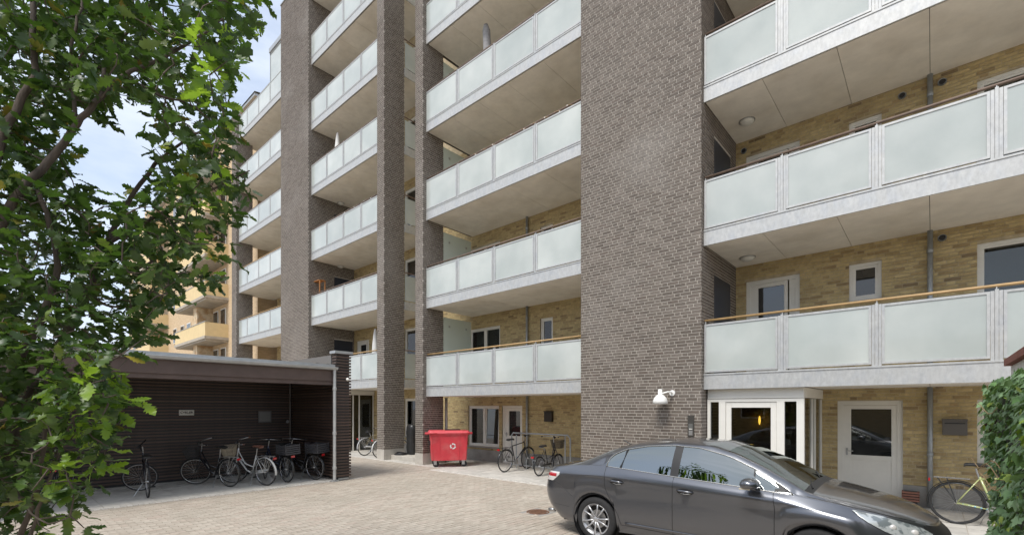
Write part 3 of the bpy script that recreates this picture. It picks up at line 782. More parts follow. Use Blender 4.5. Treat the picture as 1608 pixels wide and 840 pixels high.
# signs in the shed
GLY = {'C': ["0111", "1100", "1100", "1100", "1100", "1100", "0111"], 'Y': ["1001", "1001", "1001", "0110", "0110", "0110", "0110"],
       'K': ["1001", "1010", "1100", "1100", "1100", "1010", "1001"], 'L': ["1100", "1100", "1100", "1100", "1100", "1100", "1111"],
       'E': ["1111", "1100", "1100", "1110", "1100", "1100", "1111"], 'R': ["1110", "1101", "1101", "1110", "1100", "1010", "1001"]}
sg = empty('cycle_sign', (SX0, 3.46, 1.785), label='small white sign reading CYKLER on the slatted back wall of the shed', cat='sign')
MB().box(-.005, .012, -.165, .165, -.07, .07).build('sign_board', mat('sign_white', (.70, .69, .64), .5), sg, bevel=.01)
INK = mat('black_ink', (.02, .02, .02), .6)
cu = D.curves.new('lettering', 'FONT'); cu.body = 'CYKLER'; cu.size = .078; cu.align_x = 'CENTER'; cu.align_y = 'CENTER'; cu.extrude = .001; cu.offset = .003
lt = D.objects.new('lettering', cu); COL.objects.link(lt)
bpy.context.view_layer.update()
lm = bpy.data.meshes.new_from_object(lt.evaluated_get(bpy.context.evaluated_depsgraph_get())); D.objects.remove(lt)
lm.materials.clear(); lm.materials.append(INK)
lo = link('lettering', lm, sg, (.014, 0, 0)); lo.rotation_euler = (R(90), 0, R(90))
fr = MB()
for a, b, c, d in ((-.155, .155, .054, .058), (-.155, .155, -.058, -.054), (-.155, -.151, -.058, .058), (.151, .155, -.058, .058)): fr.box(.012, .0135, a, b, c, d)
fr.build('sign_border', INK, sg)
pl = empty('notice_plate', (SX0, 5.36, 1.655), label='square grey notice plate on the shed back wall above the black bicycle', cat='notice')
MB().box(-.005, .012, -.18, .18, -.165, .165).build('plate', mat('plate_grey', (.10, .10, .10), .4, .3), pl, bevel=.005)
MB().box(.012, .014, -.15, .15, -.135, .135).build('plate_face', mat('plate_face', (.15, .15, .145), .35), pl)
sw = tag(MB().lathe([(0, .03), (.035, .028), (.05, .01), (.05, 0)], (SX0 + .0, 6.0, 1.5), (1, 0, 0), 18).build('light_switch', mat('switch_grey', (.22, .22, .22), .5)), 'round grey light switch in the dark corner of the shed', 'light switch')

# ------------------------------------------------------------------ parked car
CARX, CARY = -4.63, 6.665
car = empty('parked_car', (CARX, CARY, 0), label='dark grey metallic saloon car parked beside the entrance', cat='car')
car.rotation_euler = (0, 0, 0)
PAINT = mat('grey_metallic_paint', (.135, .141, .158), .28, .82, coat=1.0, vary=.02, vscale=300)
TRIM = mat('black_trim', (.012, .012, .013), .5)
RIMM = mat('alloy_rim', (.50, .50, .51), .32, .6)
LENS = mat('lamp_reflector', (.55, .58, .58), .2, .4, coat=1.0, patch=((.22, .25, .26), 11, .48, .56))
TLENS = mat('tail_lamp_clear', (.62, .60, .58), .2, coat=1.0)
RED = mat('tail_lamp_red', (.42, .012, .018), .15, coat=1.0)
def tab(pts):
    xs = np.linspace(-.2, 5.0, 1041); p = np.array(pts); v = np.interp(xs, p[:, 0], p[:, 1])
    k = 25; ker = np.hanning(k + 2)[1:-1]; ker /= ker.sum(); v2 = np.convolve(np.pad(v, k // 2, mode='edge'), ker, 'valid')
    return lambda x: np.interp(x, xs, v2)
Z = [tab([(0, .36), (.4, .24), (.8, .20), (4.2, .20), (4.6, .20)]), tab([(0, .42), (.5, .33), (4.7, .30)]), tab([(0, .50), (.6, .46), (4.7, .40)]),
     tab([(0, .62), (1, .64), (4, .62), (4.7, .50)]), tab([(0, .76), (1.0, .82), (3, .80), (4, .74), (4.7, .60)]),
     tab([(0, .88), (.5, .955), (1.2, .975), (2.2, .945), (3.4, .895), (4.0, .82), (4.4, .735), (4.7, .66)]),
     tab([(0, .955), (.25, 1.0), (.6, 1.05), (1.2, 1.09), (1.6, 1.07), (2.2, 1.035), (2.9, 1.0), (3.5, .965), (3.9, .905), (4.2, .845), (4.45, .785), (4.7, .70)]),
     None,
     tab([(0, .96), (.6, 1.055), (1.17, 1.10), (1.2, 1.16), (1.28, 1.25), (1.45, 1.325), (1.75, 1.385), (2.1, 1.41), (2.45, 1.395), (2.8, 1.315), (3.1, 1.195), (3.3, 1.095), (3.5, .97), (3.9, .91), (4.2, .85), (4.45, .79), (4.7, .705)]),
     tab([(0, .975), (.45, 1.045), (.7, 1.11), (1.2, 1.31), (1.55, 1.40), (2.1, 1.455), (2.55, 1.43), (2.85, 1.355), (3.15, 1.235), (3.4, 1.115), (3.62, .99), (3.95, .935), (4.2, .885), (4.45, .82), (4.7, .72)]),
     tab([(0, .985), (.45, 1.06), (.65, 1.10), (1.2, 1.345), (1.55, 1.435), (2.1, 1.485), (2.6, 1.465), (2.85, 1.39), (3.2, 1.245), (3.5, 1.095), (3.68, 1.005), (3.95, .965), (4.25, .905), (4.5, .83), (4.7, .73)])]
Yt = [tab([(0, .78), (1, .83), (4, .83), (4.7, .78)]), tab([(0, .84), (1, .875), (4.7, .86)]), tab([(0, .87), (1, .897), (4, .897), (4.7, .88)]),
      tab([(0, .885), (1, .908), (4, .905), (4.7, .885)]), tab([(0, .87), (1, .90), (2.5, .90), (4, .89), (4.7, .86)]),
      tab([(0, .84), (1, .893), (3.4, .89), (4, .862), (4.7, .80)]), tab([(0, .77), (.6, .80), (1.2, .822), (2.2, .832), (3.3, .828), (3.9, .785), (4.7, .70)]),
      None, None, tab([(0, .60), (.6, .58), (1.2, .585), (1.6, .56), (2.2, .565), (2.8, .61), (3.3, .68), (3.62, .74), (4.1, .66), (4.7, .56)]), None]
def y8(x):
    return np.where((x > 1.17) & (x < 3.5), Yt[6](x) - (Z[8](x) - Z[6](x)) * .52, Yt[6](x) - .015)
XR = [.16, .08, .03, 0, 0, .03, .06, 0, .07, .09, .09]; XF = [4.60, 4.71, 4.77, 4.79, 4.77, 4.72, 4.69, 0, 4.685, 4.68, 4.68]
ARC = [(1.05, .345, .32), (3.74, .345, .32)]
def plan(x, xr, xf):
    d1 = np.clip((.42 - (x - xr)) / .42, 0, 1); d2 = np.clip((1.0 - (xf - x)) / 1.0, 0, 1)
    return (1 - d1 ** 3.4) ** (1 / 3.4) * (1 - d2 ** 2.7) ** (1 / 2.7)
def section(t):
    """t: array of 0..1 along car; returns dense rows (X,Y,Z) arrays list and row names"""
    K = []
    for r in (0, 1, 2, 3, 4, 5, 6, 8, 9, 10):
        x = XR[r] + (XF[r] - XR[r]) * t
        z = Z[r](x)
        y = (y8(x) if r == 8 else (np.zeros_like(x) if r == 10 else Yt[r](x))) * plan(x, XR[r], XF[r])
        K.append([x, y, z])
    K = np.array(K)                     # rows, 3, n
    # wheel arches lift the low rows
    for c, ra, zc in ARC:
        for r in range(0, 6):
            dx = K[r, 0] - c; ins = np.abs(dx) < ra
            za = zc + np.sqrt(np.clip(ra * ra - dx * dx, 0, None)) * 1.0
            zl = Z[0](K[r, 0]); zt = Z[5](K[r, 0]) + .0
            K[r, 2] = np.where(ins, za + (K[r, 2] - zl) * (zt - za) / (zt - zl), K[r, 2])
        for r in range(0, 3):
            dx = K[r, 0] - c; w = np.exp(-((np.abs(dx) - ra) / .10) ** 2) + (np.abs(dx) < ra)
            K[r, 1] += .012 * np.clip(w, 0, 1) * (3 - r) / 3 * 2.2
        for r in range(1, 5):
            K[r, 1] += .020 * np.exp(-((K[r, 0] - c) / .42) ** 2) * np.exp(-((K[r, 2] - .66) / .16) ** 2)
    out = []; kid = []
    def cr(p0, p1, p2, p3, u): return .5 * ((2 * p1) + (-p0 + p2) * u + (2 * p0 - 5 * p1 + 4 * p2 - p3) * u * u + (-p0 + 3 * p1 - 3 * p2 + p3) * u ** 3)
    for r in range(0, 6):
        p0 = K[max(r - 1, 0)]; p1 = K[r]; p2 = K[r + 1]; p3 = K[min(r + 2, 6)]
        for u in (0, .25, .5, .75): out.append(cr(p0, p1, p2, p3, u)); kid.append(r + u)
    for u in (0, .25, .5, .75):
        p = K[6] * (1 - u) + K[7] * u; p = p.copy(); bul = np.clip((K[7][2] - K[6][2]), 0, .4) * .09; p[1] += bul * 4 * u * (1 - u) * .5; out.append(p); kid.append(6 + u)
    for u in (0, .34, .67):
        p = K[7] * (1 - u) + K[8] * u; p = p.copy(); dd = np.clip(K[8][2] - K[7][2], 0, .2); p[2] += dd * .25 * 4 * u * (1 - u) * .5; out.append(p); kid.append(7 + u)
    for u in np.linspace(0, 1, 8):
        p = K[8] * (1 - u) + K[9] * u; p = p.copy(); f = 1 - (1 - u) ** 2; p[2] = K[8][2] + (K[9][2] - K[8][2]) * f; out.append(p); kid.append(8 + u)
    return np.array(out), np.array(kid)
th = np.linspace(0, 1, 26)
ta = .14 * (1 - np.cos(th * math.pi / 2)); tb2 = 1 - .22 * (1 - np.cos(np.linspace(1, 0, 34) * math.pi / 2))
extra = []
for c, ra, zc in ARC: extra += [(c - ra - .001) / 4.7, (c - ra + .001) / 4.7, (c + ra - .001) / 4.7, (c + ra + .001) / 4.7]
TT = np.unique(np.round(np.concatenate([ta, np.linspace(.14, .78, 112), tb2, extra]), 6))
GP, KID = section(TT)                     # (rows,3,n)
nr, _, nn = GP.shape
P3 = np.transpose(GP, (0, 2, 1))          # rows,n,3
def side_y(x, z):
    t = (x - 0) / 4.7; best = None
    # solve on section A
    tt = np.array([t]); 
    for _ in range(3):
        g, k = section(tt); zz = g[:25, 2, 0]; yy = g[:25, 1, 0]; xx = g[:25, 0, 0]
        xi = np.interp(z, zz, xx); tt = tt + (x - xi) / 4.7
    return float(np.interp(z, zz, yy))
def dx_(tt): return tt
# normals over the whole surface
du = np.gradient(P3, axis=1); dv = np.gradient(P3, axis=0); NRM = np.cross(dv, du); nl = np.linalg.norm(NRM, axis=2, keepdims=True); NRM = NRM / np.maximum(nl, 1e-9)
if NRM[6, nn // 2, 1] < 0: NRM = -NRM
cen = (P3[:-1, :-1] + P3[1:, :-1] + P3[1:, 1:] + P3[:-1, 1:]) / 4; kc = (KID[:-1] + KID[1:]) / 2
XC = cen[:, :, 0]; ZC = cen[:, :, 2]; KC = np.repeat(kc[:, None], nn - 1, 1)
xrd = np.interp(ZC, [.2, .3, .45, .6, .8, 1.1], [1.47, 1.46, 1.42, 1.33, 1.225, 1.20])
CAT = np.zeros(XC.shape, int)             # 0 body 1 rear door 2 front door 3 rear side glass 4 front side glass 5 windscreen 6 rear window 7 pillar black 8 roof 9 bonnet
doorrow = (KC > 1) & (KC < 6)
CAT[doorrow & (XC > xrd) & (XC < 2.18)] = 1; CAT[doorrow & (XC >= 2.18) & (XC < 3.31)] = 2
g = (KC > 6) & (KC < 7)
CAT[g & (XC > 1.20) & (XC < 2.13)] = 3; CAT[g & (XC > 2.24) & (XC < 3.46)] = 4; CAT[g & (XC >= 2.13) & (XC <= 2.24)] = 7
CAT[(KC > 8) & (XC > 2.77) & (XC < 3.60)] = 5; CAT[(KC > 8) & (XC > .62) & (XC < 1.42)] = 6
CAT[(KC > 8) & (XC >= 3.66) & (XC < 4.50)] = 9; CAT[(KC > 8) & (XC >= 3.60) & (XC < 3.66)] = 10
zb = cen[:, :, 2]
front = (XC > 4.50) & (KC < 5.9) & (zb < .74) & (zb > .26) & (cen[:, :, 1] < .50)
CAT[front] = 11
def car_piece(name, cat, m, sides=(1, -1), thick=0):
    V = []; F = []; NN = []; ids = {}
    fi, fj = np.where(np.isin(CAT, cat))
    for sgn in sides:
        for i, j in zip(fi, fj):
            q = []
            for (a, b) in ((i, j), (i + 1, j), (i + 1, j + 1), (i, j + 1)):
                key = (sgn, a, b)
                if key not in ids:
                    ids[key] = len(V); p = P3[a, b]; V.append((p[0], -sgn * p[1], p[2])); n_ = NRM[a, b]; NN.append((n_[0], -sgn * n_[1], n_[2]))
                q.append(ids[key])
            F.append(tuple(q if sgn < 0 else q[::-1]))
    me = D.meshes.new(name); me.from_pydata(V, [], F); me.materials.append(m)
    me.polygons.foreach_set('use_smooth', [True] * len(F)); me.update()
    try: me.normals_split_custom_set_from_vertices(NN)
    except Exception as e: print('normals', e)
    o = link(name, me, car)
    return o
bodyo = car_piece('body', (0,), PAINT)
for sg_, nm in ((1, ''), (-1, '')):
    d1_ = car_piece('rear_door', (1,), PAINT, (sg_,)); d2_ = car_piece('front_door', (2,), PAINT, (sg_,))
    car_piece('rear_side_window', (3,), CARGLASS, (sg_,)); car_piece('front_side_window', (4,), CARGLASS, (sg_,)); car_piece('door_pillar', (7,), TRIM, (sg_,))
    if sg_ == 1: RD, FD = d1_, d2_
car_piece('windscreen', (5,), CARGLASS); car_piece('rear_window', (6,), CARGLASS); car_piece('bonnet', (9,), PAINT); car_piece('cowl', (10,), TRIM)
grl = car_piece('grille', (11,), TRIM)
def sp(x, z, off=.002, s=1): return (x, -s * (side_y(x, z) + off), z)
def seam(pts, r=.0035, m=TRIM, name='door_gap', off=.0005, parent=None):
    for s in (1, -1):
        MB().tube([sp(x, z, off, s) for x, z in pts], r, 5).build(name, m, parent or car, smooth=True)
def lerp(pts, n):
    p = np.array(pts); d = np.r_[0, np.cumsum(np.hypot(*np.diff(p, axis=0).T))]; u = np.linspace(0, d[-1], n); return list(zip(np.interp(u, d, p[:, 0]), np.interp(u, d, p[:, 1])))
zs = lambda x, r: float(Z[r](x))
seam(lerp([(1.20, 1.075), (1.205, .95), (1.225, .8), (1.33, .6), (1.42, .45), (1.46, .31)], 24))
seam(lerp([(2.18, 1.03), (2.185, .6), (2.18, .29)], 16)); seam(lerp([(3.31, .965), (3.335, .8), (3.335, .5), (3.31, .29)], 18))
seam(lerp([(1.47, .31), (3.31, .30)], 30)); seam(lerp([(.30, .80), (.45, .76), (.62, .64), (.70, .60)], 10), r=.0025); seam(lerp([(.06, .47), (.70, .44)], 8), r=.002)
# bonnet edge gaps, boot lid gap
def rowpath(row, x0, x1, n, dz=.001):
    i = int(np.argmin(abs(KID - row))); xs = P3[i, :, 0]; out = []
    for x in np.linspace(x0, x1, n): out.append((x, float(np.interp(x, xs, P3[i, :, 1])), float(np.interp(x, xs, P3[i, :, 2])) + dz))
    return out
for s in (1, -1):
    MB().tube([(a, -s * b, c) for a, b, c in rowpath(7, 3.62, 4.50, 24)], .004, 5).build('bonnet_gap', TRIM, car)
    MB().tube([(a, -s * b, c) for a, b, c in rowpath(8, .12, .62, 10)], .003, 5).build('boot_gap', TRIM, car)
    # chrome line round the side windows
    low = [sp(x, zs(x, 6) - .004, .004, s) for x in np.linspace(1.20, 3.50, 36)]
    ch = MB().tube(low, .0055, 6)
    up = [(a, -s * (b + .003), c) for a, b, c in rowpath(7, 1.19, 3.50, 60, .003)]
    up = [low[0]] + up[1:-1] + [low[-1]]
    ch.tube(up, .0055, 6); ch.build('window_chrome', CHROME, car, smooth=True)
    # quarter divider
    a = np.array(sp(1.42, zs(1.42, 6), .0, s)); b = None
    i8 = rowpath(7, 1.47, 1.471, 2)[0]
    MB().bar(a, (i8[0], -s * i8[1], i8[2]), .03, .018).build('quarter_divider', TRIM, car)
    a = sp(3.10, zs(3.10, 6), .0, s); i8 = rowpath(7, 3.10, 3.101, 2)[0]
    MB().bar(a, (i8[0], -s * i8[1], i8[2]), .02, .014).build('quarter_divider', TRIM, car)
    # corner sail behind the last bit of glass
    tri = [sp(3.32, zs(3.32, 6), .004, s)] + [(a_, -s * (b_ + .003), c_) for a_, b_, c_ in rowpath(7, 3.32, 3.49, 6)] 
    MB().poly(tri).build('mirror_sail', TRIM, car)
    # black window surround at belt
def patch(name, m, lo, hi, x0, x1, n=24, k=6, off=.004, s=1, parent=None):
    V = []; mb = MB(); lo = np.array(lo); hi = np.array(hi)
    for x in np.linspace(x0, x1, n):
        a = np.interp(x, lo[:, 0], lo[:, 1]); b = np.interp(x, hi[:, 0], hi[:, 1])
        for u in np.linspace(0, 1, k):
            bl_ = off * (1 if 0 < u < 1 else .3); V.append(sp(x, a + (b - a) * u, bl_, s))
    mb.v = V
    for i in range(n - 1):
        for j in range(k - 1): mb.f.append((i * k + j, (i + 1) * k + j, (i + 1) * k + j + 1, i * k + j + 1)); mb.mi.append(0)
    return mb.build(name, m, parent or car, smooth=True)
for s in (1, -1):
    hl = patch('headlight', LENS, [(4.02, .862), (4.15, .77), (4.30, .69), (4.45, .635), (4.63, .58)], [(4.02, .868), (4.25, .825), (4.45, .765), (4.55, .725), (4.63, .67)], 4.02, 4.63, off=.006, s=s)
    for (px_, pz_, rr_) in ((4.34, .735, .030), (4.50, .69, .034)):
        c_ = sp(px_, pz_, .004, s); MB().lathe([(rr_, .0), (rr_ * .9, .008), (rr_ * .5, .013), (0, .015)], c_, (.45, -s, .15), 16).build('lamp_bulb', TLENS, hl, smooth=True)
    seam([(x, z) for x, z in lerp([(4.02, .858), (4.15, .765), (4.30, .685), (4.45, .63), (4.6, .578)], 14)], r=.004, name='lamp_gap', parent=car) if s == 1 else None
    tl = patch('tail_light', TLENS, [(.03, .80), (.30, .80), (.42, .90)], [(.03, .93), (.42, .94)], .045, .42, off=.006, s=s)
    patch('red_lens', RED, [(.03, .855), (.36, .86)], [(.03, .91), (.36, .92)], .05, .365, off=.010, s=s, parent=tl)
    for (hx, hz, dr) in ((1.40, .893, 'r'), (2.345, .868, 'f')):
        pr_ = RD if dr == 'r' else FD
        dish = MB(); c_ = []
        n = 20; pts = [sp(hx + .105 * math.cos(2 * math.pi * k / n), hz + .038 * math.sin(2 * math.pi * k / n), .0025, s) for k in range(n)]
        dish.poly(pts).build('handle_recess', TRIM if s else TRIM, pr_)
        MB().tube([sp(hx - .10, hz + .006, .004, s), sp(hx - .06, hz + .010, .03, s), sp(hx + .05, hz + .004, .032, s), sp(hx + .10, hz - .004, .004, s)], [.010, .014, .014, .010], 8).build('door_handle', PAINT, pr_, smooth=True)
        MB().tube([sp(hx - .07, hz - .018, .006, s), sp(hx, hz - .030, .010, s), sp(hx + .07, hz - .022, .006, s)], .005, 6).build('handle_trim', CHROME, pr_, smooth=True)
    # door mirror
    mc = Vector((3.10, -s * 1.0, 1.055)); mb = MB(); n, k = 20, 12
    for i in range(n + 1):
        ph = math.pi * i / n
        for j in range(k * 2):
            t_ = math.pi * j / k
            cx_ = -math.cos(ph); rr_ = math.sin(ph) ** .7
            mb.v.append((mc.x + .115 * (rr_ * math.cos(t_)) * (1 if math.cos(t_) > 0 else .75), mc.y + s * -.14 * cx_, mc.z + .072 * rr_ * math.sin(t_) * (1 if math.sin(t_) > 0 else .8)))
    kk = k * 2
    for i in range(n):
        for j in range(kk): mb.f.append((i * kk + j, i * kk + (j + 1) % kk, (i + 1) * kk + (j + 1) % kk, (i + 1) * kk + j)); mb.mi.append(0)
    mo = mb.build('door_mirror', PAINT, car, smooth=True)
    MB().bar((3.16, -s * .86, .985), (3.13, -s * .95, 1.01), .07, .05).build('mirror_foot', PAINT, mo, bevel=.012)
    MB().box(3.03, 3.14, -s * 1.10 - .012, -s * 1.10 + .012, 1.005, 1.02).build('indicator_lens', mat('pale_lens', (.5, .45, .35), .2), mo)
    # sill moulding
    MB().tube([sp(x, .345 + .0 * x, .004, s) for x in np.linspace(1.52, 3.30, 20)], .012, 6).build('sill_moulding', PAINT, car, smooth=True)
# grille bars
gb = MB()
for z_ in (.34, .40, .46, .52, .575, .63):
    pts = []
    for yy in np.linspace(-.46, .46, 15):
        xx = 4.70 - .26 * (abs(yy) / .9) ** 2.2 - max(0, (z_ - .55)) * .4; pts.append((xx + .01, yy, z_))
    gb.tube(pts, .008, 6)
gb.build('grille_bars', CHROME, grl, smooth=True)
MB().box(4.695, 4.712, -.26, .26, .33, .44).build('plate_holder', TRIM, car)
MB().tube([(.10, -.55, .27), (-.02, -.55, .26)], .03, 12).build('exhaust_tip', ALU, car, smooth=True)
# underbody and interior
MB().box(.35, 4.3, -.66, .66, .18, .42).build('underbody', TRIM, car)
for c, ra, zc in ARC:
    for s in (1, -1):
        MB().lathe([(ra + .02, -.02), (ra + .02, .26), (0, .26)], (c, -s * .87, zc), (0, s, 0), 32).build('wheel_housing', TRIM, car, smooth=True)
INT = mat('seat_cloth', (.035, .034, .034), .9)
MB().box(.95, 3.5, -.78, .78, .40, .58).build('floor', TRIM, car)
MB().box(3.05, 3.62, -.76, .76, .58, .93).build('dashboard', TRIM, car, bevel=.03)
for (sx, sy) in ((2.35, -.38), (2.35, .38), (1.48, -.42), (1.48, .42)):
    M = Matrix.Translation((sx, sy, .62)) @ Matrix.Rotation(R(-18), 4, 'Y')
    s_ = MB().box(-.06, .07, -.24, .24, -.1, .52, 0, M).box(-.04, .05, -.14, .14, .53, .66, 0, M); s_.box(-.02, .0, -.08, -.06, .5, .6, 0, M); s_.box(-.02, .0, .06, .08, .5, .6, 0, M)
    so_ = s_.build('seat', INT, car, bevel=.03)
    MB().box(sx, sx + .5, sy - .24, sy + .24, .50, .64).build('seat_cushion', INT, so_, bevel=.03)
MB().ring((2.98, .38, .93), (-.9, 0, .35), .18, .014, 28, 8).build('steering_wheel', TRIM, car, smooth=True)
for s, x0_ in ((1, 0), (1, 1)):
    y0_ = -.55 + x0_ * .55
    MB().tube([(3.64, y0_, 1.012), (3.58, y0_ + .25, 1.045), (3.50, y0_ + .56, 1.085)], .008, 6).build('wiper', TRIM, car)
MB().tube([(1.15, 0, 1.34), (1.02, 0, 1.40)], .008, 6).build('roof_aerial', TRIM, car)
# wheels
def car_wheel(x, side):
    yo = -side * .875; ax = (0, -side, 0)
    w = MB().lathe([(.205, -.16), (.215, .0), (.222, .006), (.222, -.004), (.20, -.01), (.198, -.16)], (x, yo, .32), ax, 48).build('wheel', RIMM, car, smooth=True)
    MB().lathe([(.212, -.205), (.29, -.215), (.312, -.195), (.32, -.16), (.32, -.05), (.312, -.015), (.29, .004), (.25, .010), (.222, .002), (.213, -.01)], (x, yo, .32), ax, 56).build('tyre', RUBBER, w, smooth=True)
    MB().lathe([(0, -.10), (.20, -.10)], (x, yo, .32), ax, 32).build('brake_backing', TRIM, w)
    MB().lathe([(0, -.07), (.13, -.07), (.13, -.075)], (x, yo, .32), ax, 32).build('brake_disc', ALU, w)
    s_ = MB()
    for k in range(10):
        a = 2 * math.pi * (k + .25 * (1 if k % 2 else -1) * .35) / 10 + .2
        p0 = Vector((x + .03 * math.cos(a), yo - side * -.012, .32 + .03 * math.sin(a))); p1 = Vector((x + .214 * math.cos(a), yo - side * .0, .32 + .214 * math.sin(a)))
        s_.tube([p0, (p0 + p1) / 2 + Vector((0, side * .008, 0)), p1], [.015, .0115, .012], 6)
    s_.build('spokes', RIMM, w, smooth=True)
    MB().lathe([(0, .006), (.032, .002), (.05, -.012), (.055, -.04)], (x, yo, .32), ax, 24).build('hub_cap', RIMM, w, smooth=True)
for x_ in (1.05, 3.74):
    for s in (1, -1): car_wheel(x_, s)

# ------------------------------------------------------------------ bicycles
def dup_tree(o, parent=None):
    c = o.copy(); COL.objects.link(c); c.parent = parent
    for ch in o.children: dup_tree(ch, c)
    return c
def bicycle(Pr, Pf, label, frame_c=(.02, .02, .025), step=True, steer=0, r=.34, lean=0, basket=None, crate=None, rack=True, fender=None,
            saddle_c=(.02, .02, .02), rim_c=(.45, .45, .46), chaincase=True, tail=True, stripes=None, group=None, spoke_n=28, upright=True, tyre_c=None, seat_h=.96, bars=True):
    Pr = Vector((Pr[0], Pr[1], 0)); Pf = Vector((Pf[0], Pf[1], 0)); d = Pf - Pr
    t = empty('bicycle', Pr, math.atan2(d.y, d.x), label, 'bicycle', group)
    if lean: t.rotation_euler = (R(lean), 0, t.rotation_euler.z)
    FM = mat('bike_paint_%d_%d_%d' % tuple(int(c * 99) for c in frame_c), frame_c, .25, coat=.6)
    SM = mat('saddle_%d' % int(saddle_c[0] * 99), saddle_c, .6); RM = mat('bike_rim_%d' % int(rim_c[0] * 99), rim_c, .25, .8)
    FE = mat('bike_fender_%d' % int((fender or (.02,))[0] * 99), fender or (.02, .02, .02), .35); TM = RUBBER
    wb = 1.08 if r > .3 else .98
    rh = Vector((0, 0, r)); fh = Vector((wb, 0, r)); bb = Vector((.44, 0, .285)); st = Vector((.27, 0, .74 if step else .80)); ht = Vector((wb - .235, 0, .90)); hb = Vector((wb - .165, 0, .70))
    f = MB()
    f.tube([bb, st], .016, 8); f.tube([hb, ht], .019, 8)
    if step:
        f.tube([hb + Vector((.005, 0, -.02)), (.62, 0, .36), bb], .020, 8); f.tube([ht + Vector((.02, 0, -.06)), (.66, 0, .52), bb.lerp(st, .35)], .015, 8)
    else:
        f.tube([hb, bb], .018, 8); f.tube([ht + Vector((.015, 0, -.05)), st + Vector((.01, 0, -.04))], .016, 8)
    for s in (-1, 1):
        o_ = Vector((0, s * .06, 0)); f.tube([bb + Vector((0, s * .03, 0)), rh + o_], .009, 6); f.tube([st + Vector((0, s * .02, -.03)), rh + o_], .008, 6)
    f.build('frame', FM, t, smooth=True)
    if stripes:
        sm = mat('frame_stripe', stripes, .4); q = MB()
        for k in range(5):
            a = rh.lerp(bb, .15 + .16 * k) + Vector((0, -.045, 0)); b = rh.lerp(bb, .20 + .16 * k) + Vector((0, -.045, 0)); q.tube([a, b], .0125, 6)
        q.build('frame_stripes', sm, t)
    # steered assembly
    axd = (hb - ht).normalized(); M = Matrix.Translation(ht) @ Matrix.Rotation(R(steer), 4, axd) @ Matrix.Translation(-ht)
    T = lambda p: M @ Vector(p)
    fk = MB()
    for s in (-1, 1): fk.tube([T(hb + Vector((0, s * .035, -.02))), T(hb + Vector((.03, s * .055, -.14))), T(fh + Vector((0, s * .055, 0)))], .010, 6)
    fk.tube([T(hb + Vector((0, -.04, -.02))), T(hb + Vector((0, .04, -.02)))], .014, 6)
    fk.build('fork', FM, t, smooth=True)
    def wheel(c, M_):
        T_ = lambda p: M_ @ Vector(p); cc = T_(c); ax = (M_.to_3x3() @ Vector((0, 1, 0)))
        w = MB().ring(cc, ax, r - .035, .011, 48, 6, squash=1.1).build('wheel', RM, t, smooth=True)
        MB().ring(cc, ax, r - .016, .0165, 48, 8).build('tyre', TM, w, smooth=True)
        s_ = MB(); a0 = ax.orthogonal().normalized(); b0 = ax.cross(a0)
        for k in range(spoke_n):
            th_ = 2 * math.pi * k / spoke_n; e = cc + (a0 * math.cos(th_) + b0 * math.sin(th_)) * (r - .04)
            h = cc + ax * (.03 if k % 2 else -.03) + (a0 * math.cos(th_ + .5) + b0 * math.sin(th_ + .5)) * .02
            s_.tube([h, e], .0014, 3, cap=False)
        s_.build('spokes', ALU, w)
        MB().tube([cc - ax * .05, cc - ax * .02, cc + ax * .02, cc + ax * .05], [.012, .028, .028, .012], 10).build('hub', ALU, w, smooth=True)
        return w
    I4 = Matrix.Identity(4); wheel(rh, I4); fw = wheel(fh, M)
    # mudguards
    if fender is not None or rack:
        def guard(c, a0, a1, M_):
            mb = MB(); n = 18
            for k in range(n + 1):
                a = R(a0 + (a1 - a0) * k / n); rr = r + .022
                for (dy, dr) in ((-.028, -.012), (-.014, 0), (.014, 0), (.028, -.012)): mb.v.append(tuple(M_ @ Vector((c.x + (rr + dr) * math.cos(a), dy, c.z + (rr + dr) * math.sin(a)))))
            for k in range(n):
                for j in range(3): mb.f.append((k * 4 + j, (k + 1) * 4 + j, (k + 1) * 4 + j + 1, k * 4 + j + 1)); mb.mi.append(0)
            return mb.build('mudguard', FE, t, smooth=True)
        guard(rh, 20, 190, I4); guard(fh, 30, 165, M)
    # seat
    MB().tube([st + Vector((0, 0, -.05)), (.225, 0, seat_h - .05)], .012, 8).build('seat_post', ALU, t)
    sd = MB(); n = 10
    prof = [(-.13, .085, .0), (-.10, .095, .03), (-.02, .08, .035), (.05, .035, .03), (.12, .022, .025), (.145, .012, .012)]
    for (dx, hw, dz) in prof:
        for k in range(n):
            a = 2 * math.pi * k / n; sd.v.append((.215 + dx, hw * math.cos(a), seat_h - .01 + dz * .6 + .028 * math.sin(a)))
    for j in range(len(prof) - 1):
        for k in range(n): sd.f.append((j * n + k, j * n + (k + 1) % n, (j + 1) * n + (k + 1) % n, (j + 1) * n + k)); sd.mi.append(0)
    sd.f.append(tuple(range(n))); sd.mi.append(0); sd.f.append(tuple(len(prof) * n - n + k for k in range(n))); sd.mi.append(0)
    sd.build('saddle', SM, t, smooth=True)
    # handlebar
    top = ht + Vector((-.03, 0, .14)); MB().tube([T(ht), T(top)], .012, 8).build('stem', ALU, t)
    hbm = MB()
    if upright: hp = [(-.20, -.29), (-.12, -.27), (.02, -.16), (.05, -.05), (.05, .05), (.02, .16), (-.12, .27), (-.20, .29)]
    else: hp = [(-.03, -.29), (.02, -.12), (.05, 0), (.02, .12), (-.03, .29)]
    pts = [T(top + Vector((a, b, .03))) for a, b in hp]; hbm.tube(pts, .011, 8); h_ = hbm.build('handlebar', ALU if upright else TRIM, t, smooth=True)
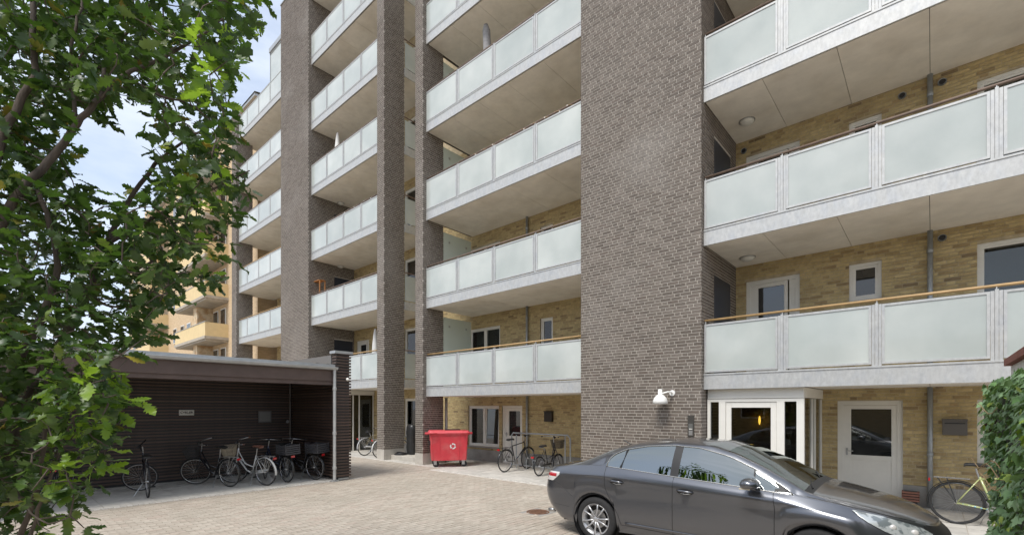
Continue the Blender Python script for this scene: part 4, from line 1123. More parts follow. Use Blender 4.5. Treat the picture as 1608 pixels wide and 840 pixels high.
    for e in (0, -1): MB().tube([pts[e], pts[e] + (pts[1] - pts[0]) * .55 if e == 0 else pts[-1] + (pts[-2] - pts[-1]) * .55], .017, 8).build('grip', SM if saddle_c[0] > .1 else TRIM, h_)
    MB().tube([T(top + Vector((.02, 0, .03))), T(top + Vector((.09, 0, .0)))], [.02, .035], 10).build('front_lamp', TRIM, h_)
    # crank
    ck = MB().lathe([(.0, .0), (.085, .0), (.085, .006), (0, .006)], bb + Vector((0, -.055, 0)), (0, -1, 0), 24).build('chainring', ALU, t)
    ca = R(-50); cr_ = MB()
    for s, a in ((-1, ca), (1, ca + math.pi)):
        e = bb + Vector((.17 * math.cos(a), s * .09, .17 * math.sin(a))); cr_.tube([bb + Vector((0, s * .06, 0)), e], .010, 6)
        MB().box(e.x - .045, e.x + .045, e.y + (s * .06) - .04, e.y + (s * .06) + .04, e.z - .012, e.z + .012).build('pedal', TRIM, t)
    cr_.tube([bb + Vector((0, -.07, 0)), bb + Vector((0, .07, 0))], .012, 8); cr_.build('crank', ALU, t)
    if chaincase: MB().tube([bb + Vector((.05, -.07, .02)), rh + Vector((.0, -.07, .03))], .032, 8).build('chain_guard', FE, t, smooth=True)
    MB().tube([(.36, .05, .27), (.28, .22, .01)], .009, 6).build('kickstand', ALU, t)
    if rack:
        k = MB(); zr = 2 * r + .05
        for s in (-1, 1): k.tube([(.16, s * .055, zr), (-.28, s * .06, zr)], .006, 6); k.tube([(-.12, s * .06, zr), (0, s * .065, r)], .005, 6); k.tube([(-.24, s * .06, zr), (0, s * .065, r)], .005, 6)
        for xx in (-.28, -.15, 0, .12): k.tube([(xx, -.06, zr), (xx, .06, zr)], .005, 6)
        k.build('luggage_rack', FE if fender is None else ALU, t)
    if tail:
        MB().box(-.345, -.325, -.045, .045, 2 * r - .02, 2 * r + .03).build('tail_light', RED, t)
    def wicker(c, w0, w1, d0, d1, h, m, M_, nm, dense=10):
        k = MB()
        for j in range(dense + 1):
            u = j / dense; ww = w0 + (w1 - w0) * u; dd = d0 + (d1 - d0) * u; z_ = c[2] + h * u
            P = [M_ @ Vector((c[0] + a * dd, c[1] + b * ww, z_)) for a, b in ((-1, -1), (1, -1), (1, 1), (-1, 1))]
            k.tube(P, .0035, 4, closed=True)
        for a in np.linspace(-1, 1, dense):
            for b in (-1, 1):
                k.tube([M_ @ Vector((c[0] + a * d0, c[1] + b * w0, c[2])), M_ @ Vector((c[0] + a * d1, c[1] + b * w1, c[2] + h))], .003, 3)
                k.tube([M_ @ Vector((c[0] + b * d0, c[1] + a * w0, c[2])), M_ @ Vector((c[0] + b * d1, c[1] + a * w1, c[2] + h))], .003, 3)
        for a in np.linspace(-1, 1, 6): k.tube([M_ @ Vector((c[0] + a * d0, c[1] - w0, c[2])), M_ @ Vector((c[0] + a * d0, c[1] + w0, c[2]))], .003, 3)
        return k.build(nm, m, t)
    if basket: wicker((ht.x + .22, 0, .72), .13, .18, .10, .14, .24, mat('basket_%d' % int(basket[0] * 99), basket, .6), M, 'front_basket', 12)
    if crate:
        cm = mat('crate_%d' % int(crate[0] * 99), crate, .6); zr = 2 * r + .06
        k = MB()
        for (a, b, c_, d_) in ((-.34, .10, -.185, -.175), (-.34, .10, .175, .185)): 
            for j in range(5): k.box(a, b, c_, d_, zr + .05 * j, zr + .05 * j + .032)
        for (a, b) in ((-.35, -.34), (.10, .11)):
            for j in range(5): k.box(a, b, -.185, .185, zr + .05 * j, zr + .05 * j + .032)
        for a in (-.345, .105):
            for b in (-.18, .18): k.box(a - .01, a + .01, b - .01, b + .01, zr, zr + .25)
        k.box(-.34, .10, -.18, .18, zr - .005, zr + .004); k.build('rear_crate', cm, t)
    return t
def gc(px, py): return ground(px, py)
def bike_px(rp, ang, **kw):
    """rear wheel touches the ground where the photo shows it; ang = heading in degrees in plan"""
    P = ground(*rp); a = R(ang); wb = 1.08 if kw.get('r', .34) > .3 else .98
    return bicycle(P, P + Vector((math.cos(a), math.sin(a), 0)) * wb, **kw)
SH = 'bicycles parked in the shed'
bike_px((232, 781), 175, label='dark bicycle standing alone with its front wheel turned, leftmost clear of the leaves', steer=-78, step=False, upright=False, rack=False, chaincase=False, tail=False, group=SH, seat_h=.86)
bike_px((361, 764), 203, label='black bicycle with a dark front basket, left of the white one', basket=(.03, .03, .03), steer=-38, group=SH, lean=-4, rim_c=(.5, .5, .48), fender=(.02, .02, .02))
bike_px((418, 762), 201, label='white bicycle with a wicker front basket and brown saddle', frame_c=(.62, .62, .60), basket=(.42, .36, .26), saddle_c=(.18, .08, .055), fender=(.62, .62, .60), steer=-38, group=SH, lean=-4)
bike_px((451, 757), 186, label='dark blue bicycle with a black rear crate and red lamp, right of the white one', frame_c=(.012, .02, .045), crate=(.05, .05, .055), steer=20, group=SH, lean=-3)
bike_px((495, 753), 196, label='black bicycle with a grey rear crate, nearest the shed downpipe', crate=(.045, .045, .05), steer=25, group=SH, lean=-3, saddle_c=(.03, .02, .02))
bike_px((84, 790), 175, label='dark bicycle half hidden behind the oak leaves at the far left', steer=60, step=False, upright=False, rack=False, group=SH, chaincase=False)
bike_px((573, 715), 94, label='pale bicycle with red lamp in the passage left of the first brick pillar', frame_c=(.30, .24, .12), rim_c=(.5, .5, .5), step=False, group='bicycles in the passage', fender=(.45, .45, .45))
bike_px((596, 719), 96, label='bicycle with white mudguard mostly hidden behind the first brick pillar', frame_c=(.5, .5, .48), fender=(.6, .6, .58), group='bicycles in the passage')
bike_px((793, 741), 92, label='tall black bicycle with diamond frame leaning at the rack', step=False, upright=False, rack=True, chaincase=False, group='bicycles at the rack', lean=3)
bike_px((847, 747), 94, label='small wheeled black bicycle with front basket and chrome handlebar', r=.27, step=True, basket=(.06, .055, .05), group='bicycles at the rack', seat_h=.82, crate=None)
bike_px((1502, 822), -2, label='bicycle with yellow green frame half hidden behind the ivy', frame_c=(.42, .46, .20), step=False, upright=False, stripes=(.08, .30, .42), rim_c=(.08, .08, .08), chaincase=False, r=.35, seat_h=.98)
# bicycle rack
rk = empty('bicycle_rack', (-8.9, 11.2, 0), label='grey tubular bicycle rack in front of the yellow wall', cat='bicycle rack')
MB().tube([(-1.12, 0, 0), (-1.12, 0, 1.04), (-1.05, 0, 1.12), (1.05, 0, 1.12), (1.14, 0, 1.03), (1.14, 0, 0)], .024, 10).build('top_rail', GALVD, rk, smooth=True)
MB().tube([(-.92, 0, 0), (-.92, 0, 1.11)], .018, 8).tube([(.96, .0, 0), (.96, .0, 1.11)], .018, 8).build('post', GALVD, rk)
for k in range(5):
    x = -.6 + .3 * k
    MB().tube([(x, -.25, .02), (x, -.25, .35), (x, .05, .40), (x, .05, .02)], .009, 6).build('wheel_holder', GALVD, rk)
MB().tube([(-1.12, .0, .12), (1.14, .0, .12)], .012, 8).build('lower_rail', GALVD, rk)

# ------------------------------------------------------------------ red wheeled bin
bn = empty('waste_container', (-11.90, 10.18, 0), R(54), 'red four wheeled waste container with a white recycling mark and a worn lid', 'waste container')
RP = mat('red_plastic', (.58, .045, .06), .42, vary=.08, vscale=5, patch=((.58, .12, .12), 3, .5, .8))
def frust(mb, x0, x1, y0, y1, z0, X0, X1, Y0, Y1, z1, n=6, rad=.06):
    def rr(a, b, c, d, z, r_):
        out = []
        for (cx_, cy_, st_) in ((b - r_, c + r_, -90), (b - r_, d - r_, 0), (a + r_, d - r_, 90), (a + r_, c + r_, 180)):
            for k in range(n + 1): th_ = R(st_ + 90 * k / n); out.append((cx_ + r_ * math.cos(th_), cy_ + r_ * math.sin(th_), z))
        return out
    A = rr(x0, x1, y0, y1, z0, rad); B = rr(X0, X1, Y0, Y1, z1, rad); b = len(mb.v); m = len(A); mb.v += A + B
    for k in range(m): mb.f.append((b + k, b + (k + 1) % m, b + m + (k + 1) % m, b + m + k)); mb.mi.append(0)
    mb.f.append(tuple(b + k for k in range(m - 1, -1, -1))); mb.mi.append(0); mb.f.append(tuple(b + m + k for k in range(m))); mb.mi.append(0)
b_ = MB(); frust(b_, -.56, .56, -.38, .38, .22, -.61, .61, -.44, .44, 1.06)
frust(b_, -.635, .635, -.465, .465, 1.04, -.645, .645, -.475, .475, 1.10)
b_.build('body', RP, bn, smooth=False)
rb_ = MB()
for xx in (-.52, -.30, .30, .52):
    for i_ in range(1): rb_.v += [(xx - .012, -.375, .24), (xx + .012, -.375, .24), (xx + .012, -.39, .24), (xx - .012, -.39, .24), (xx * 1.08 - .012, -.435, 1.04), (xx * 1.08 + .012, -.435, 1.04), (xx * 1.08 + .012, -.45, 1.04), (xx * 1.08 - .012, -.45, 1.04)]
    n_ = len(rb_.v) - 8
    for q in ((0, 1, 5, 4), (1, 2, 6, 5), (2, 3, 7, 6), (3, 0, 4, 7)): rb_.f.append(tuple(n_ + i for i in q)); rb_.mi.append(0)
rb_.build('rib', RP, bn)
RP2 = mat('red_plastic_lid', (.62, .07, .085), .5, vary=.1, vscale=6)
l_ = MB(); frust(l_, -.66, .66, -.49, .45, 1.10, -.63, .63, -.45, .42, 1.17); l_.build('lid', RP2, bn, smooth=False)
MB().box(-.10, .40, .05, .35, 1.17, 1.20).build('lid_insert', BLACK, bn, bevel=.01)
for xx in (-.52, .52):
    MB().tube([(xx - .10, -.49, 1.11), (xx - .10, -.55, 1.11), (xx + .10, -.55, 1.11), (xx + .10, -.49, 1.11)], .018, 8).build('lid_handle', RP2, bn, smooth=True)
for s in (-1, 1): MB().tube([(s * .64, -.15, 1.08), (s * .77, -.15, 1.08)], .04, 12).build('lifting_pin', RP, bn, smooth=False)
MB().box(-.635, -.56, -.12, .14, .70, .84).build('side_grip', BLACK, bn, bevel=.008); MB().box(.56, .635, -.12, .14, .70, .84).build('side_grip', BLACK, bn, bevel=.008)
for (xx, yy) in ((-.45, -.27), (.45, -.27), (-.45, .27), (.45, .27)):
    w_ = MB().lathe([(0, -.025), (.07, -.025), (.095, -.02), (.10, 0), (.095, .02), (.07, .025), (0, .025)], (xx + .03, yy, .10), (0, 1, 0), 24).build('castor', RUBBER, bn, smooth=False)
    MB().box(xx - .04, xx + .05, yy - .045, yy - .03, .08, .215).box(xx - .04, xx + .05, yy + .03, yy + .045, .08, .215).box(xx - .05, xx + .06, yy - .05, yy + .05, .20, .215).build('castor_fork', ALU, w_)
rc = MB()
for k in range(3):
    a0 = 120 * k + 20; n = 8
    for j in range(n):
        a = R(a0 + 78 * j / n); b = R(a0 + 78 * (j + 1) / n); y_ = lambda z: -.372 - (z - .20) * .0714
        for_ = [(.055, a), (.095, a), (.095, b), (.055, b)]
        P_ = [(.11 + r_ * math.cos(q), 0, .68 + r_ * math.sin(q)) for r_, q in for_]
        rc.poly([(p_[0], y_(p_[2]) - .012, p_[2]) for p_ in P_])
    a = R(a0 + 78); t1 = R(a0 + 102)
    P_ = [(.11 + .04 * math.cos(a), .68 + .04 * math.sin(a)), (.11 + .11 * math.cos(a), .68 + .11 * math.sin(a)), (.11 + .075 * math.cos(t1), .68 + .075 * math.sin(t1))]
    rc.poly([(p_[0], -.384 - (p_[1] - .2) * .0714, p_[1]) for p_ in P_])
rc.build('recycling_mark', mat('print_white', (.7, .68, .66), .6), bn)

# step and covered stand between the pillars
stp = tag(MB().box(-15.0, -13.14, 10.05, 11.3, -.02, .17).build('concrete_step', PLINTHL, None, bevel=.01), 'low pale concrete step between the two slender brick pillars', 'step')
cv = empty('covered_stand', (-14.62, 10.72, .17), label='tall narrow object under a black cover standing on the low concrete step', cat='covered stand')
CVM = mat('black_cover', (.028, .029, .03), .35, vary=.3, vscale=6, bump=.6, bscale=9)
c_ = MB(); n = 20; L_ = []
for j in range(14):
    z_ = .0 + 1.12 * j / 13; 
    for k in range(n):
        a = 2 * math.pi * k / n; q = (abs(math.cos(a)) ** 4 + abs(math.sin(a)) ** 4) ** -.25
        rr = (.20 + .012 * math.sin(5 * a + j * .7) + .008 * math.sin(j * 1.9 + a * 2)) * (.96 if j < 12 else .7 if j == 13 else .92); c_.v.append((rr * q * math.cos(a) * 1.05, rr * q * math.sin(a) * .85, z_))
for j in range(13):
    for k in range(n): c_.f.append((j * n + k, j * n + (k + 1) % n, (j + 1) * n + (k + 1) % n, (j + 1) * n + k)); c_.mi.append(0)
c_.f.append(tuple(13 * n + k for k in range(n))); c_.mi.append(0)
c_.build('cover', CVM, cv, smooth=True)
MB().box(-.24, .24, -.2, .2, -.001, .02).build('base', BLACK, cv)
hs = tag(MB().ring((-14.75, 10.3, .19), (0, 0, 1), .22, .022, 30, 8).ring((-14.73, 10.32, .215), (0, .1, 1), .18, .022, 30, 8).ring((-14.75, 10.3, .24), (.1, 0, 1), .15, .02, 30, 8).build('coiled_hose', BLACK), 'black coiled hose lying on the low concrete step', 'hose')

# ------------------------------------------------------------------ wall with ivy on the right
WX, WY0, WY1 = .60, 1.2, 7.05
gw = empty('garden_wall', (WX, 4, 0), label='low whitewashed garden wall with a red brown coping at the right edge', cat='wall')
WW = mat('white_wash', (.62, .60, .55), .9, vary=.15, vscale=8, bump=.5, bscale=25)
MB().box(0, .26, WY0 - 4, WY1 - 4, -.02, 2.33).build('wall_body', WW, gw)
CP = mat('red_brown_coping', (.23, .075, .05), .75, vary=.15, vscale=8)
yy = WY0
while yy < WY1 - .1:
    e = min(yy + .6, WY1 + .03); s_ = MB(); a, b, c, d = -.05, .31, yy - 4, e - 4 - .008
    s_.v = [(a, c, 2.335), (b, c, 2.335), (b, c, 2.40), (.13, c, 2.47), (a, c, 2.40), (a, d, 2.335), (b, d, 2.335), (b, d, 2.40), (.13, d, 2.47), (a, d, 2.40)]
    s_.f = [(0, 4, 3, 2, 1), (5, 6, 7, 8, 9), (0, 5, 9, 4), (4, 9, 8, 3), (3, 8, 7, 2), (2, 7, 6, 1), (1, 6, 5, 0)]; s_.mi = [0] * 7
    s_.build('coping_stone', CP, gw); yy += .6
def leafmat(name, hue, rough=.4, trans=.35, tcol=(.25, .42, .03), vary=.15):
    m = mat(name, hue[0][1], rough, island=1, hue=hue, vary=vary, vscale=25)
    nt = m.node_tree; N = nt.nodes; L = nt.links; b = N['Principled BSDF']; out = [n for n in N if n.type == 'OUTPUT_MATERIAL'][0]
    t = N.new('ShaderNodeBsdfTranslucent'); mx = N.new('ShaderNodeMixShader'); mx.inputs[0].default_value = trans
    src = b.inputs['Base Color'].links[0].from_socket
    mm = N.new('ShaderNodeMixRGB'); mm.blend_type = 'MIX'; mm.inputs['Fac'].default_value = .6; mm.inputs['Color2'].default_value = (*tcol, 1); L.new(src, mm.inputs['Color1']); L.new(mm.outputs[0], t.inputs['Color'])
    L.new(b.outputs[0], mx.inputs[1]); L.new(t.outputs[0], mx.inputs[2]); L.new(mx.outputs[0], out.inputs['Surface']); return m
IVYM = leafmat('ivy_leaf', [(0, (.11, .20, .085)), (.4, (.17, .29, .13)), (.75, (.26, .39, .21)), (.93, (.10, .22, .05)), (.96, (.30, .42, .06)), (1, (.35, .45, .08))], .45, .2)
ivy = empty('ivy', (WX, 4, 0), label='dense dark green ivy with a few yellow green leaves covering the wall', cat='ivy')
def frame_from(nrm, tip):
    z = nrm / np.linalg.norm(nrm, axis=1, keepdims=True); x = tip - (tip * z).sum(1, keepdims=True) * z; x /= np.linalg.norm(x, axis=1, keepdims=True); y = np.cross(z, x)
    return np.stack([x, y, z], axis=2)            # columns
def scatter_leaves(tmplV, tmplF, P, Mx, S, name, m, parent, n_single, score, origin):
    """places leaves; the n_single best scored ones become objects of their own"""
    zf = rng.uniform(.4, 2.8, len(P)); order = np.argsort(score); single = order[:n_single]; rest = order[n_single:]
    me = D.meshes.new(name); me.from_pydata([tuple(v) for v in tmplV], [], [tuple(f) for f in tmplF]); me.materials.append(m); me.polygons.foreach_set('use_smooth', [True] * len(tmplF))
    for i in single:
        o = link(name, me, parent); M4 = Matrix(((*(Mx[i][0] * S[i] * np.array([1, 1, zf[i]])), P[i][0] - origin[0]), (*(Mx[i][1] * S[i] * np.array([1, 1, zf[i]])), P[i][1] - origin[1]), (*(Mx[i][2] * S[i] * np.array([1, 1, zf[i]])), P[i][2] - origin[2]), (0, 0, 0, 1))); o.matrix_local = M4
    if len(rest):
        V = np.einsum('nij,nkj->nki', Mx[rest], tmplV[None] * np.stack([np.ones(len(rest)), np.ones(len(rest)), zf[rest]], 1)[:, None, :]) * S[rest][:, None, None] + (P[rest] - np.array(origin))[:, None, :]
        F = np.array(tmplF)[None] + (np.arange(len(rest)) * len(tmplV))[:, None, None]
        fastmesh('foliage', V.reshape(-1, 3), F.reshape(-1, F.shape[2]), m, parent, smooth=True, kind='stuff')
# ivy leaf template, tip along +x
o_ = [(-.08, 0), (-.22, .25), (-.12, .46), (.10, .40), (.28, .52), (.34, .24), (.72, 0), (.34, -.24), (.28, -.52), (.10, -.40), (-.12, -.46), (-.22, -.25)]
ivV = np.array([(0.12, 0, .03)] + [(a, b, -.10 * (a * a + b * b)) for a, b in o_]); ivF = [(0, i + 1, (i + 1) % 12 + 1) for i in range(12)]
n = 5200
yv = rng.uniform(2.2, WY1 + .12, n); zv = rng.uniform(.0, 2.33, n) ; bulge = .17 + .05 * np.sin(yv * 3.1) + .04 * np.sin(zv * 4 + yv * 2)
lay = rng.uniform(0, 1, n) ** .6
xv = WX - bulge * lay
topz = 2.15 - .12 * np.clip((yv - 6.1) / 1.0, 0, 1) + .03 * np.sin(yv * 9) + .04 * np.sin(yv * 4.3)
zv = np.minimum(zv, topz - rng.uniform(0, .1, n)); 
endm = yv > WY1 - .12; xv = np.where(endm, WX + .22 - (.22 + bulge) * rng.uniform(0, 1, n), xv)
yv = np.where(endm, WY1 + .02 + .14 * rng.uniform(0, 1, n), yv)
nrm = np.stack([np.where(endm, -.4, -1.0), np.where(endm, 1.0, 0.0), np.full(n, .55)], 1) + rng.normal(0, .38, (n, 3)); tip = np.stack([rng.normal(-.2, .2, n), rng.normal(0, .5, n), np.full(n, -1.0)], 1)
Pv = np.stack([xv, yv, zv], 1); Mx = frame_from(nrm, tip); Sv = rng.uniform(.05, .095, n)
pu, pv, pw = proj(xv, yv, zv); sc = np.where((pu > 1535) & (pu < 1606) & (pv < 838) & (lay > .7), pw, 1e6)
scatter_leaves(ivV, ivF, Pv, Mx, Sv, 'leaf', IVYM, ivy, 300, sc, (WX, 4, 0))
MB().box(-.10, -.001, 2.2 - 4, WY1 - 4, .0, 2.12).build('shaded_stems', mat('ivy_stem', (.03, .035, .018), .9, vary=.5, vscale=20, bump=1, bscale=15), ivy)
iv = MB()
for k in range(5):
    y0_ = rng.uniform(4.2, 6.2); z0_ = rng.uniform(1.2, 2.1); pts = [(-.19 - .02 * j % 2, y0_ - 4 + .1 * j, z0_ + .05 * math.sin(j + k)) for j in range(7)]; iv.tube(pts, .004, 4)
tag(iv.build('creeping_stems', mat('ivy_twig', (.25, .17, .09), .8), ivy), kind='stuff')

# ------------------------------------------------------------------ older yellow building beyond
ob = empty('old_building', (0, 0, 0), label='older pale yellow brick building with rendered balconies behind the shed', cat='building')
MB().box(-75, -33.2, 12.05, 24, 0, 22.3).build('wall', OTEX, ob)
MB().box(-33.2, -31.0, 11.2, 20, 0, 20.5).build('stair_wall', OTEX, ob)
MB().box(-75.5, -33.0, 11.75, 24.5, 22.3, 22.5).build('eaves', ZINC, ob)
rf = MB(); rf.v = [(-75.6, 11.7, 22.5), (-32.9, 11.7, 22.5), (-32.9, 18, 23.6), (-75.6, 18, 23.6), (-32.9, 24.6, 22.5), (-75.6, 24.6, 22.5)]; rf.f = [(0, 1, 2, 3), (3, 2, 4, 5), (1, 4, 2), (0, 3, 5)]; rf.mi = [0] * 4
rf.build('roof', mat('dark_roof', (.10, .11, .11), .7), ob)
for bx0, bx1 in ((-47.0, -38.9), (-64, -56)):
    for k in range(0, 7):
        z_ = 1.0 + 2.95 * k
        s_ = MB().box(bx0, bx1, 10.5, 12.05, z_, z_ + .2).box(bx0 + .1, bx1 - .1, 10.6, 12.05, z_ - .12, z_).build('balcony_slab', OLDCONC, ob)
        MB().box(bx0 + .05, bx1 - .05, 10.55, 10.65, z_ + .2, z_ + 1.2).box(bx1 - .15, bx1 - .05, 10.65, 12.05, z_ + .2, z_ + 1.2).box(bx0 + .05, bx0 + .15, 10.65, 12.05, z_ + .2, z_ + 1.2).build('parapet', OLDRENDER, s_)
        MB().box(bx0 + .02, bx1 - .02, 10.52, 10.68, z_ + 1.203, z_ + 1.24).build('parapet_cap', ZINC, s_)
    MB().box(bx0 + 3.4, bx0 + 4.4, 11.0, 12.05, 0, 22).build('brick_pier', OLDWALL, ob)
for k in range(0, 7):
    z_ = 1.2 + 2.95 * k
    for x0_ in [-72, -68, -66, -62.5, -59, -54, -51.5, -49.5, -45.5, -42.2, -40.5, -37.5, -35.6]:
        w_ = 1.1; zz0 = z_ + .0 if x0_ in (-62.5, -59, -42.2, -45.5) else z_ + .9
        o = MB().box(x0_, x0_ + w_, 11.99, 12.04, zz0, z_ + 2.3).build('window', WHITEF, ob)
        MB().box(x0_ + .08, x0_ + w_ / 2 - .03, 11.97, 11.985, zz0 + .08, z_ + 2.22).box(x0_ + w_ / 2 + .03, x0_ + w_ - .08, 11.97, 11.985, zz0 + .08, z_ + 2.22).build('pane', GLASSD, o)
for k in range(0, 6):
    z_ = 2.9 + 2.95 * k
    o = MB().box(-32.6, -32.0, 11.13, 11.19, z_, z_ + .9).build('window', WHITEF, ob); MB().box(-32.53, -32.07, 11.11, 11.125, z_ + .07, z_ + .83).build('pane', GLASSD, o)
# building on the other side of the courtyard (seen mirrored in glass and paint)
nb = empty('opposite_building', (0, 0, 0), label='long brown brick building on the other side of the courtyard behind the viewer', cat='building')
MB().box(-30, 30, -22, -15, 0, 5.5).build('wall', YTEX, nb)
MB().box(-30.3, 30.3, -22.3, -14.7, 5.5, 5.8).build('roof', ZINC, nb)
for x0_ in range(-26, 28, 4):
    for k in range(0, 1):
        o = MB().box(x0_, x0_ + 1.5, -15, -14.94, 1.2 + 3.1 * k, 2.7 + 3.1 * k).build('window', WHITEF, nb); MB().box(x0_ + .08, x0_ + 1.42, -14.94, -14.92, 1.28 + 3.1 * k, 2.62 + 3.1 * k).build('pane', GLASSD, o)

# ------------------------------------------------------------------ oak tree
BARK = mat('bark', (.085, .065, .05), .9, vary=.35, vscale=18, bump=.9, bscale=35, stretch=(1, 1, .3))
OAKM = leafmat('oak_leaf', [(0, (.024, .050, .012)), (.35, (.036, .070, .017)), (.65, (.054, .096, .022)), (.88, (.09, .145, .028)), (.975, (.14, .20, .03)), (.985, (.34, .27, .04)), (.993, (.22, .12, .03)), (1, (.06, .12, .02))], .42, .28, (.12, .26, .02))
SUNLEAF = leafmat('sunlit_young_leaf', [(0, (.09, .17, .03)), (.6, (.15, .27, .035)), (1, (.26, .38, .05))], .4, .5, (.40, .62, .03))  # young yellow-green sprigs; sunlight is painted into their brighter leaf colour
base = at(-75, 640, 2.95); base.z = 0
oak = empty('oak_tree', base, label='multi stemmed oak tree with lobed green leaves filling the left side', cat='tree')
B0 = Vector(base)
SK = []     # skeleton nodes
def stem(pts, r0, r1, name='branch'):
    # smooth by catmull
    P_ = [Vector(p) for p in pts]; out = []
    for i in range(len(P_) - 1):
        p0 = P_[max(i - 1, 0)]; p1 = P_[i]; p2 = P_[i + 1]; p3 = P_[min(i + 2, len(P_) - 1)]
        for k in range(5):
            u = k / 5; q = .5 * ((2 * p1) + (-p0 + p2) * u + (2 * p0 - 5 * p1 + 4 * p2 - p3) * u * u + (-p0 + 3 * p1 - 3 * p2 + p3) * u ** 3)
            out.append(q + Vector((random.uniform(-1, 1), random.uniform(-1, 1), 0)) * .006)
    out.append(P_[-1]); n = len(out); rs = [r0 + (r1 - r0) * (i / (n - 1)) ** .8 for i in range(n)]
    MB().tube([p - B0 for p in out], rs, 9).build(name, BARK, oak, smooth=True)
    SK.extend(out); return out
A = at
stem([base, base + Vector((.02, .0, .5)), A(-45, 860, 2.9), A(-25, 760, 2.9), A(0, 690, 2.95)], .085, .06, 'trunk')
stem([A(-25, 760, 2.9), A(8, 715, 2.9), A(40, 640, 2.9), A(70, 580, 2.95), A(105, 520, 3.0), A(140, 455, 3.1), A(165, 385, 3.2), A(200, 320, 3.3), A(250, 250, 3.4)], .042, .012)
stem([A(-45, 860, 2.9), A(-30, 700, 2.7), A(0, 620, 2.7), A(40, 545, 2.75), A(75, 480, 2.8), A(90, 400, 2.8), A(60, 300, 2.8)], .04, .012)
stem([A(-30, 700, 2.7), A(-60, 500, 2.6), A(-20, 390, 2.6), A(35, 298, 2.65), A(85, 245, 2.7), A(120, 195, 2.75), A(158, 152, 2.8), A(195, 118, 2.9), A(260, 90, 3.0), A(310, 60, 3.1), A(350, 30, 3.2)], .032, .006)
stem([A(-20, 390, 2.6), A(-5, 240, 2.6), A(30, 165, 2.65), A(55, 110, 2.7), A(50, 40, 2.7), A(60, -60, 2.8)], .026, .012)
stem([A(120, 195, 2.75), A(115, 130, 2.8), A(112, 70, 2.8), A(130, 0, 2.9), A(140, -60, 2.9)], .012, .006)
stem([A(158, 152, 2.8), A(170, 90, 3.0), A(220, 30, 3.1), A(260, -40, 3.2)], .012, .006)
stem([A(20, 870, 2.7), A(52, 790, 2.7), A(68, 700, 2.7), A(72, 610, 2.75), A(62, 540, 2.8), A(60, 470, 2.9)], .016, .006)
stem([A(40, 880, 2.6), A(60, 800, 2.6), A(80, 750, 2.6), A(100, 690, 2.65), A(130, 640, 2.7), A(160, 645, 2.75), A(185, 652, 2.8)], .011, .003)
stem([A(85, 560, 2.95), A(130, 560, 3.0), A(170, 585, 3.0), A(205, 610, 3.0)], .012, .003)
stem([A(140, 455, 3.1), A(200, 430, 3.3), A(260, 400, 3.5), A(310, 380, 3.6)], .014, .004)
stem([A(165, 385, 3.2), A(235, 345, 3.3), A(300, 310, 3.4), A(350, 290, 3.4), A(392, 268, 3.4)], .014, .004)
stem([A(250, 250, 3.4), A(300, 215, 3.4), A(345, 190, 3.5), A(360, 150, 3.5)], .011, .004)
stem([A(195, 118, 2.9), A(215, 130, 3.0), A(250, 150, 3.0), A(300, 165, 3.1), A(330, 190, 3.1)], .012, .004)
stem([A(140, 455, 3.1), A(170, 480, 3.4), A(220, 480, 3.8), A(270, 470, 4.0)], .012, .004)
stem([A(72, 610, 2.75), A(110, 620, 2.7), A(140, 680, 2.6), A(170, 700, 2.6)], .008, .003)
stem([A(52, 790, 2.7), A(30, 780, 2.5), A(70, 820, 2.4), A(110, 810, 2.4)], .007, .003)
SKA = np.array([tuple(p) for p in SK])
MASK = ["889999999887884", "468999999887774", "579999999877730", "788999998876500", "999985100257500", "998840000378800", "998830000378820", "889860012588820", "889996668888800",
        "999999999998600", "999999999998000", "999999999930000", "899999999300000", "888999994000000", "888888850000000", "888888820000000", "888888720000000", "788877400000000", "678876100000000", "577652000000000", "466442000000000"]
Lp = []; Ln = []; Lt = []; Ls = []; Lsunlit = []; tw = MB(); CL = []
def cluster(P, nleaf, size, sunlit=False, spread=.11): CL.append((np.array(P), nleaf, size, sunlit, spread))
def grow():
    global SKA
    NP = SKA.copy(); cen_ = np.array([c[0] for c in CL]); dmin = np.full(len(CL), 1e9); par = np.zeros((len(CL), 3)); done = np.zeros(len(CL), bool)
    for i in range(len(CL)):
        dd = ((NP - cen_[i]) ** 2).sum(1); j = dd.argmin(); dmin[i] = dd[j]; par[i] = NP[j]
    for _ in range(len(CL)):
        i = int(np.where(done, 1e9, dmin).argmin()); done[i] = True; P, nleaf, size, sunlit, spread = CL[i]; S0 = par[i].copy(); d = P - S0; L = np.linalg.norm(d) + 1e-6
        mid = S0 + d * .5 + np.array([0, 0, .06 * L]) + rng.normal(0, .02, 3) * min(1, L * 4)
        if L < .55: tw.tube([Vector(S0) - B0, Vector(mid) - B0, Vector(P) - B0], [.0048, .0034, .002], 4, cap=False)
        for q in (P, mid):
            dd = ((cen_ - q) ** 2).sum(1) + .002; m_ = (dd < dmin) & ~done; dmin[m_] = dd[m_]; par[m_] = q
        axis = (d / L) * .7 + rng.normal(0, .35, 3) + np.array([.15, -.1, -.05]); axis /= np.linalg.norm(axis)
        for k in range(nleaf):
            t_ = rng.uniform(-.6, 1) * spread; a = rng.uniform(0, 2 * math.pi)
            side = np.cross(axis, np.array([math.cos(a), math.sin(a), .3])); side /= np.linalg.norm(side) + 1e-9
            dirv = axis * rng.uniform(.2, 1.0) + side * rng.uniform(.4, 1.1) + np.array([0, 0, -.15]); dirv /= np.linalg.norm(dirv)
            Lp.append(P + axis * t_ + rng.normal(0, .012, 3)); Ln.append(np.array([0, 0, 1.0]) + rng.normal(0, .6, 3)); Lt.append(dirv); Ls.append(size * rng.uniform(.7, 1.2)); Lsunlit.append(sunlit)
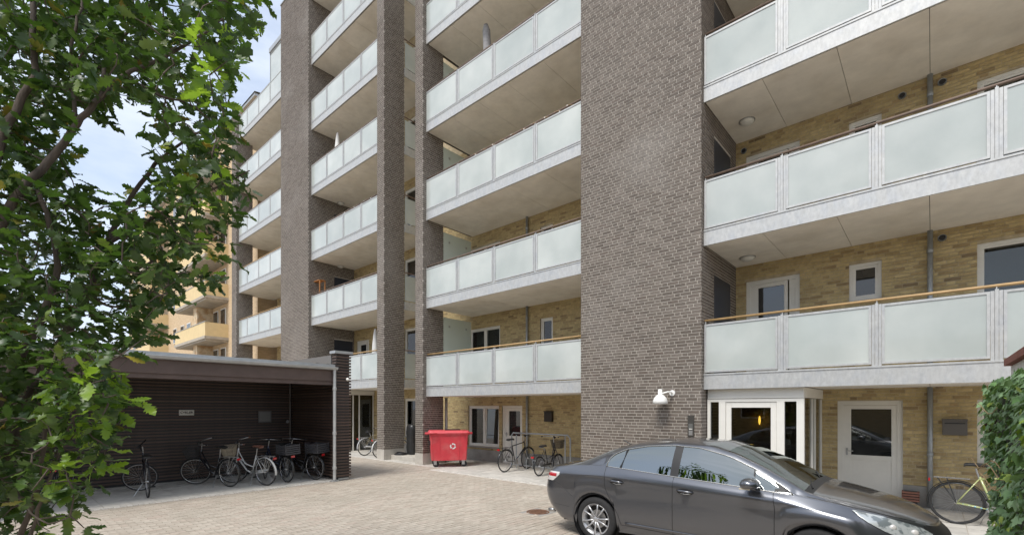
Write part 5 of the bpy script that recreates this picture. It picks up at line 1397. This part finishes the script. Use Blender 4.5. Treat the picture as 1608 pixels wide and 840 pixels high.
for r_ in range(-3, 21):
    for c in range(-5, 15):
        rr = min(max(r_, 0), 20); cc = min(max(c, 0), 14); dns = int(MASK[rr][cc])
        if r_ < 0 or c < 0: dns = min(dns, 7)
        nm = dns * .62 * (1 if r_ < 12 or c < 2 else .8)
        nclu = int(nm) + (1 if rng.uniform() < nm - int(nm) else 0)
        for k in range(nclu):
            px = (c + rng.uniform(0, 1)) * 30 - (36 if r_ > 10 else 32); py = (r_ + rng.uniform(0, 1)) * 40
            lo, hi = (2.5, 4.0) if r_ < 13 else (2.3, 3.3)
            w_ = rng.uniform(lo, hi); p = A(px, py, w_)
            if p.z < .25: continue
            sunlit = (r_ > 13 and c > 2 and rng.uniform() < .40) or (r_ < 4 and c > 9 and rng.uniform() < .25) or (4 < r_ < 11 and c > 10 and rng.uniform() < .2)  # picks the sprigs that carry the painted sunlit colour
            cluster((p.x, p.y, p.z), int(rng.integers(5, 8)), .086, sunlit, .09)
for (px, py, w_) in ((188, 652, 2.75), (178, 640, 2.8), (180, 662, 2.75), (170, 668, 2.7), (165, 700, 2.7), (190, 600, 2.8), (195, 585, 2.9), (172, 690, 2.7), (405, 32, 3.2), (345, 100, 3.2), (370, 208, 3.4), (385, 286, 3.4), (375, 295, 3.4), (360, 340, 3.5)):
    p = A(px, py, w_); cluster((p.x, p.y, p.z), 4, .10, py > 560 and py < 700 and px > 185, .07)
grow(); tag(tw.build('twigs', BARK, oak), kind='stuff')
Lp = np.array(Lp); Ln = np.array(Ln); Lt = np.array(Lt); Ls = np.array(Ls); Lsunlit = np.array(Lsunlit)
ts = np.linspace(0, 1, 13); ws = np.array([.008, .03, .12, .07, .22, .12, .29, .16, .27, .14, .17, .09, .0]); sh_ = np.array([0, 0, .05, 0, .07, 0, .08, 0, .07, 0, .05, .02, 0])
oV = []
for t_, w_, s__ in zip(ts, ws, sh_):
    z_ = -.16 * t_ * t_ + .04 * math.sin(t_ * 9)
    oV += [(t_ * 1.3 + s__ * 1.3, w_ * 1.25, z_ + w_ * .28 - w_ * w_ * .5), (t_ * 1.3, 0, z_), (t_ * 1.3 + s__ * 1.3, -w_ * 1.25, z_ + w_ * .25 - w_ * w_ * .5)]
oV = np.array(oV); oF = []
for i in range(12): a = i * 3; oF += [(a, a + 3, a + 4, a + 1), (a + 1, a + 4, a + 5, a + 2)]
Mx = frame_from(Ln, Lt); pu, pv, pw = proj(Lp[:, 0], Lp[:, 1], Lp[:, 2])
sc = np.where((pu > 5) & (pu < 430) & (pv > 5) & (pv < 835), pw, 1e6)
og = ~Lsunlit
scatter_leaves(oV, oF, Lp[og], Mx[og], Ls[og], 'leaf', OAKM, oak, 240, sc[og], tuple(B0))
scatter_leaves(oV, oF, Lp[~og], Mx[~og], Ls[~og], 'leaf', SUNLEAF, oak, 60, sc[~og], tuple(B0))
print('leaves', len(Lp), 'script ok')
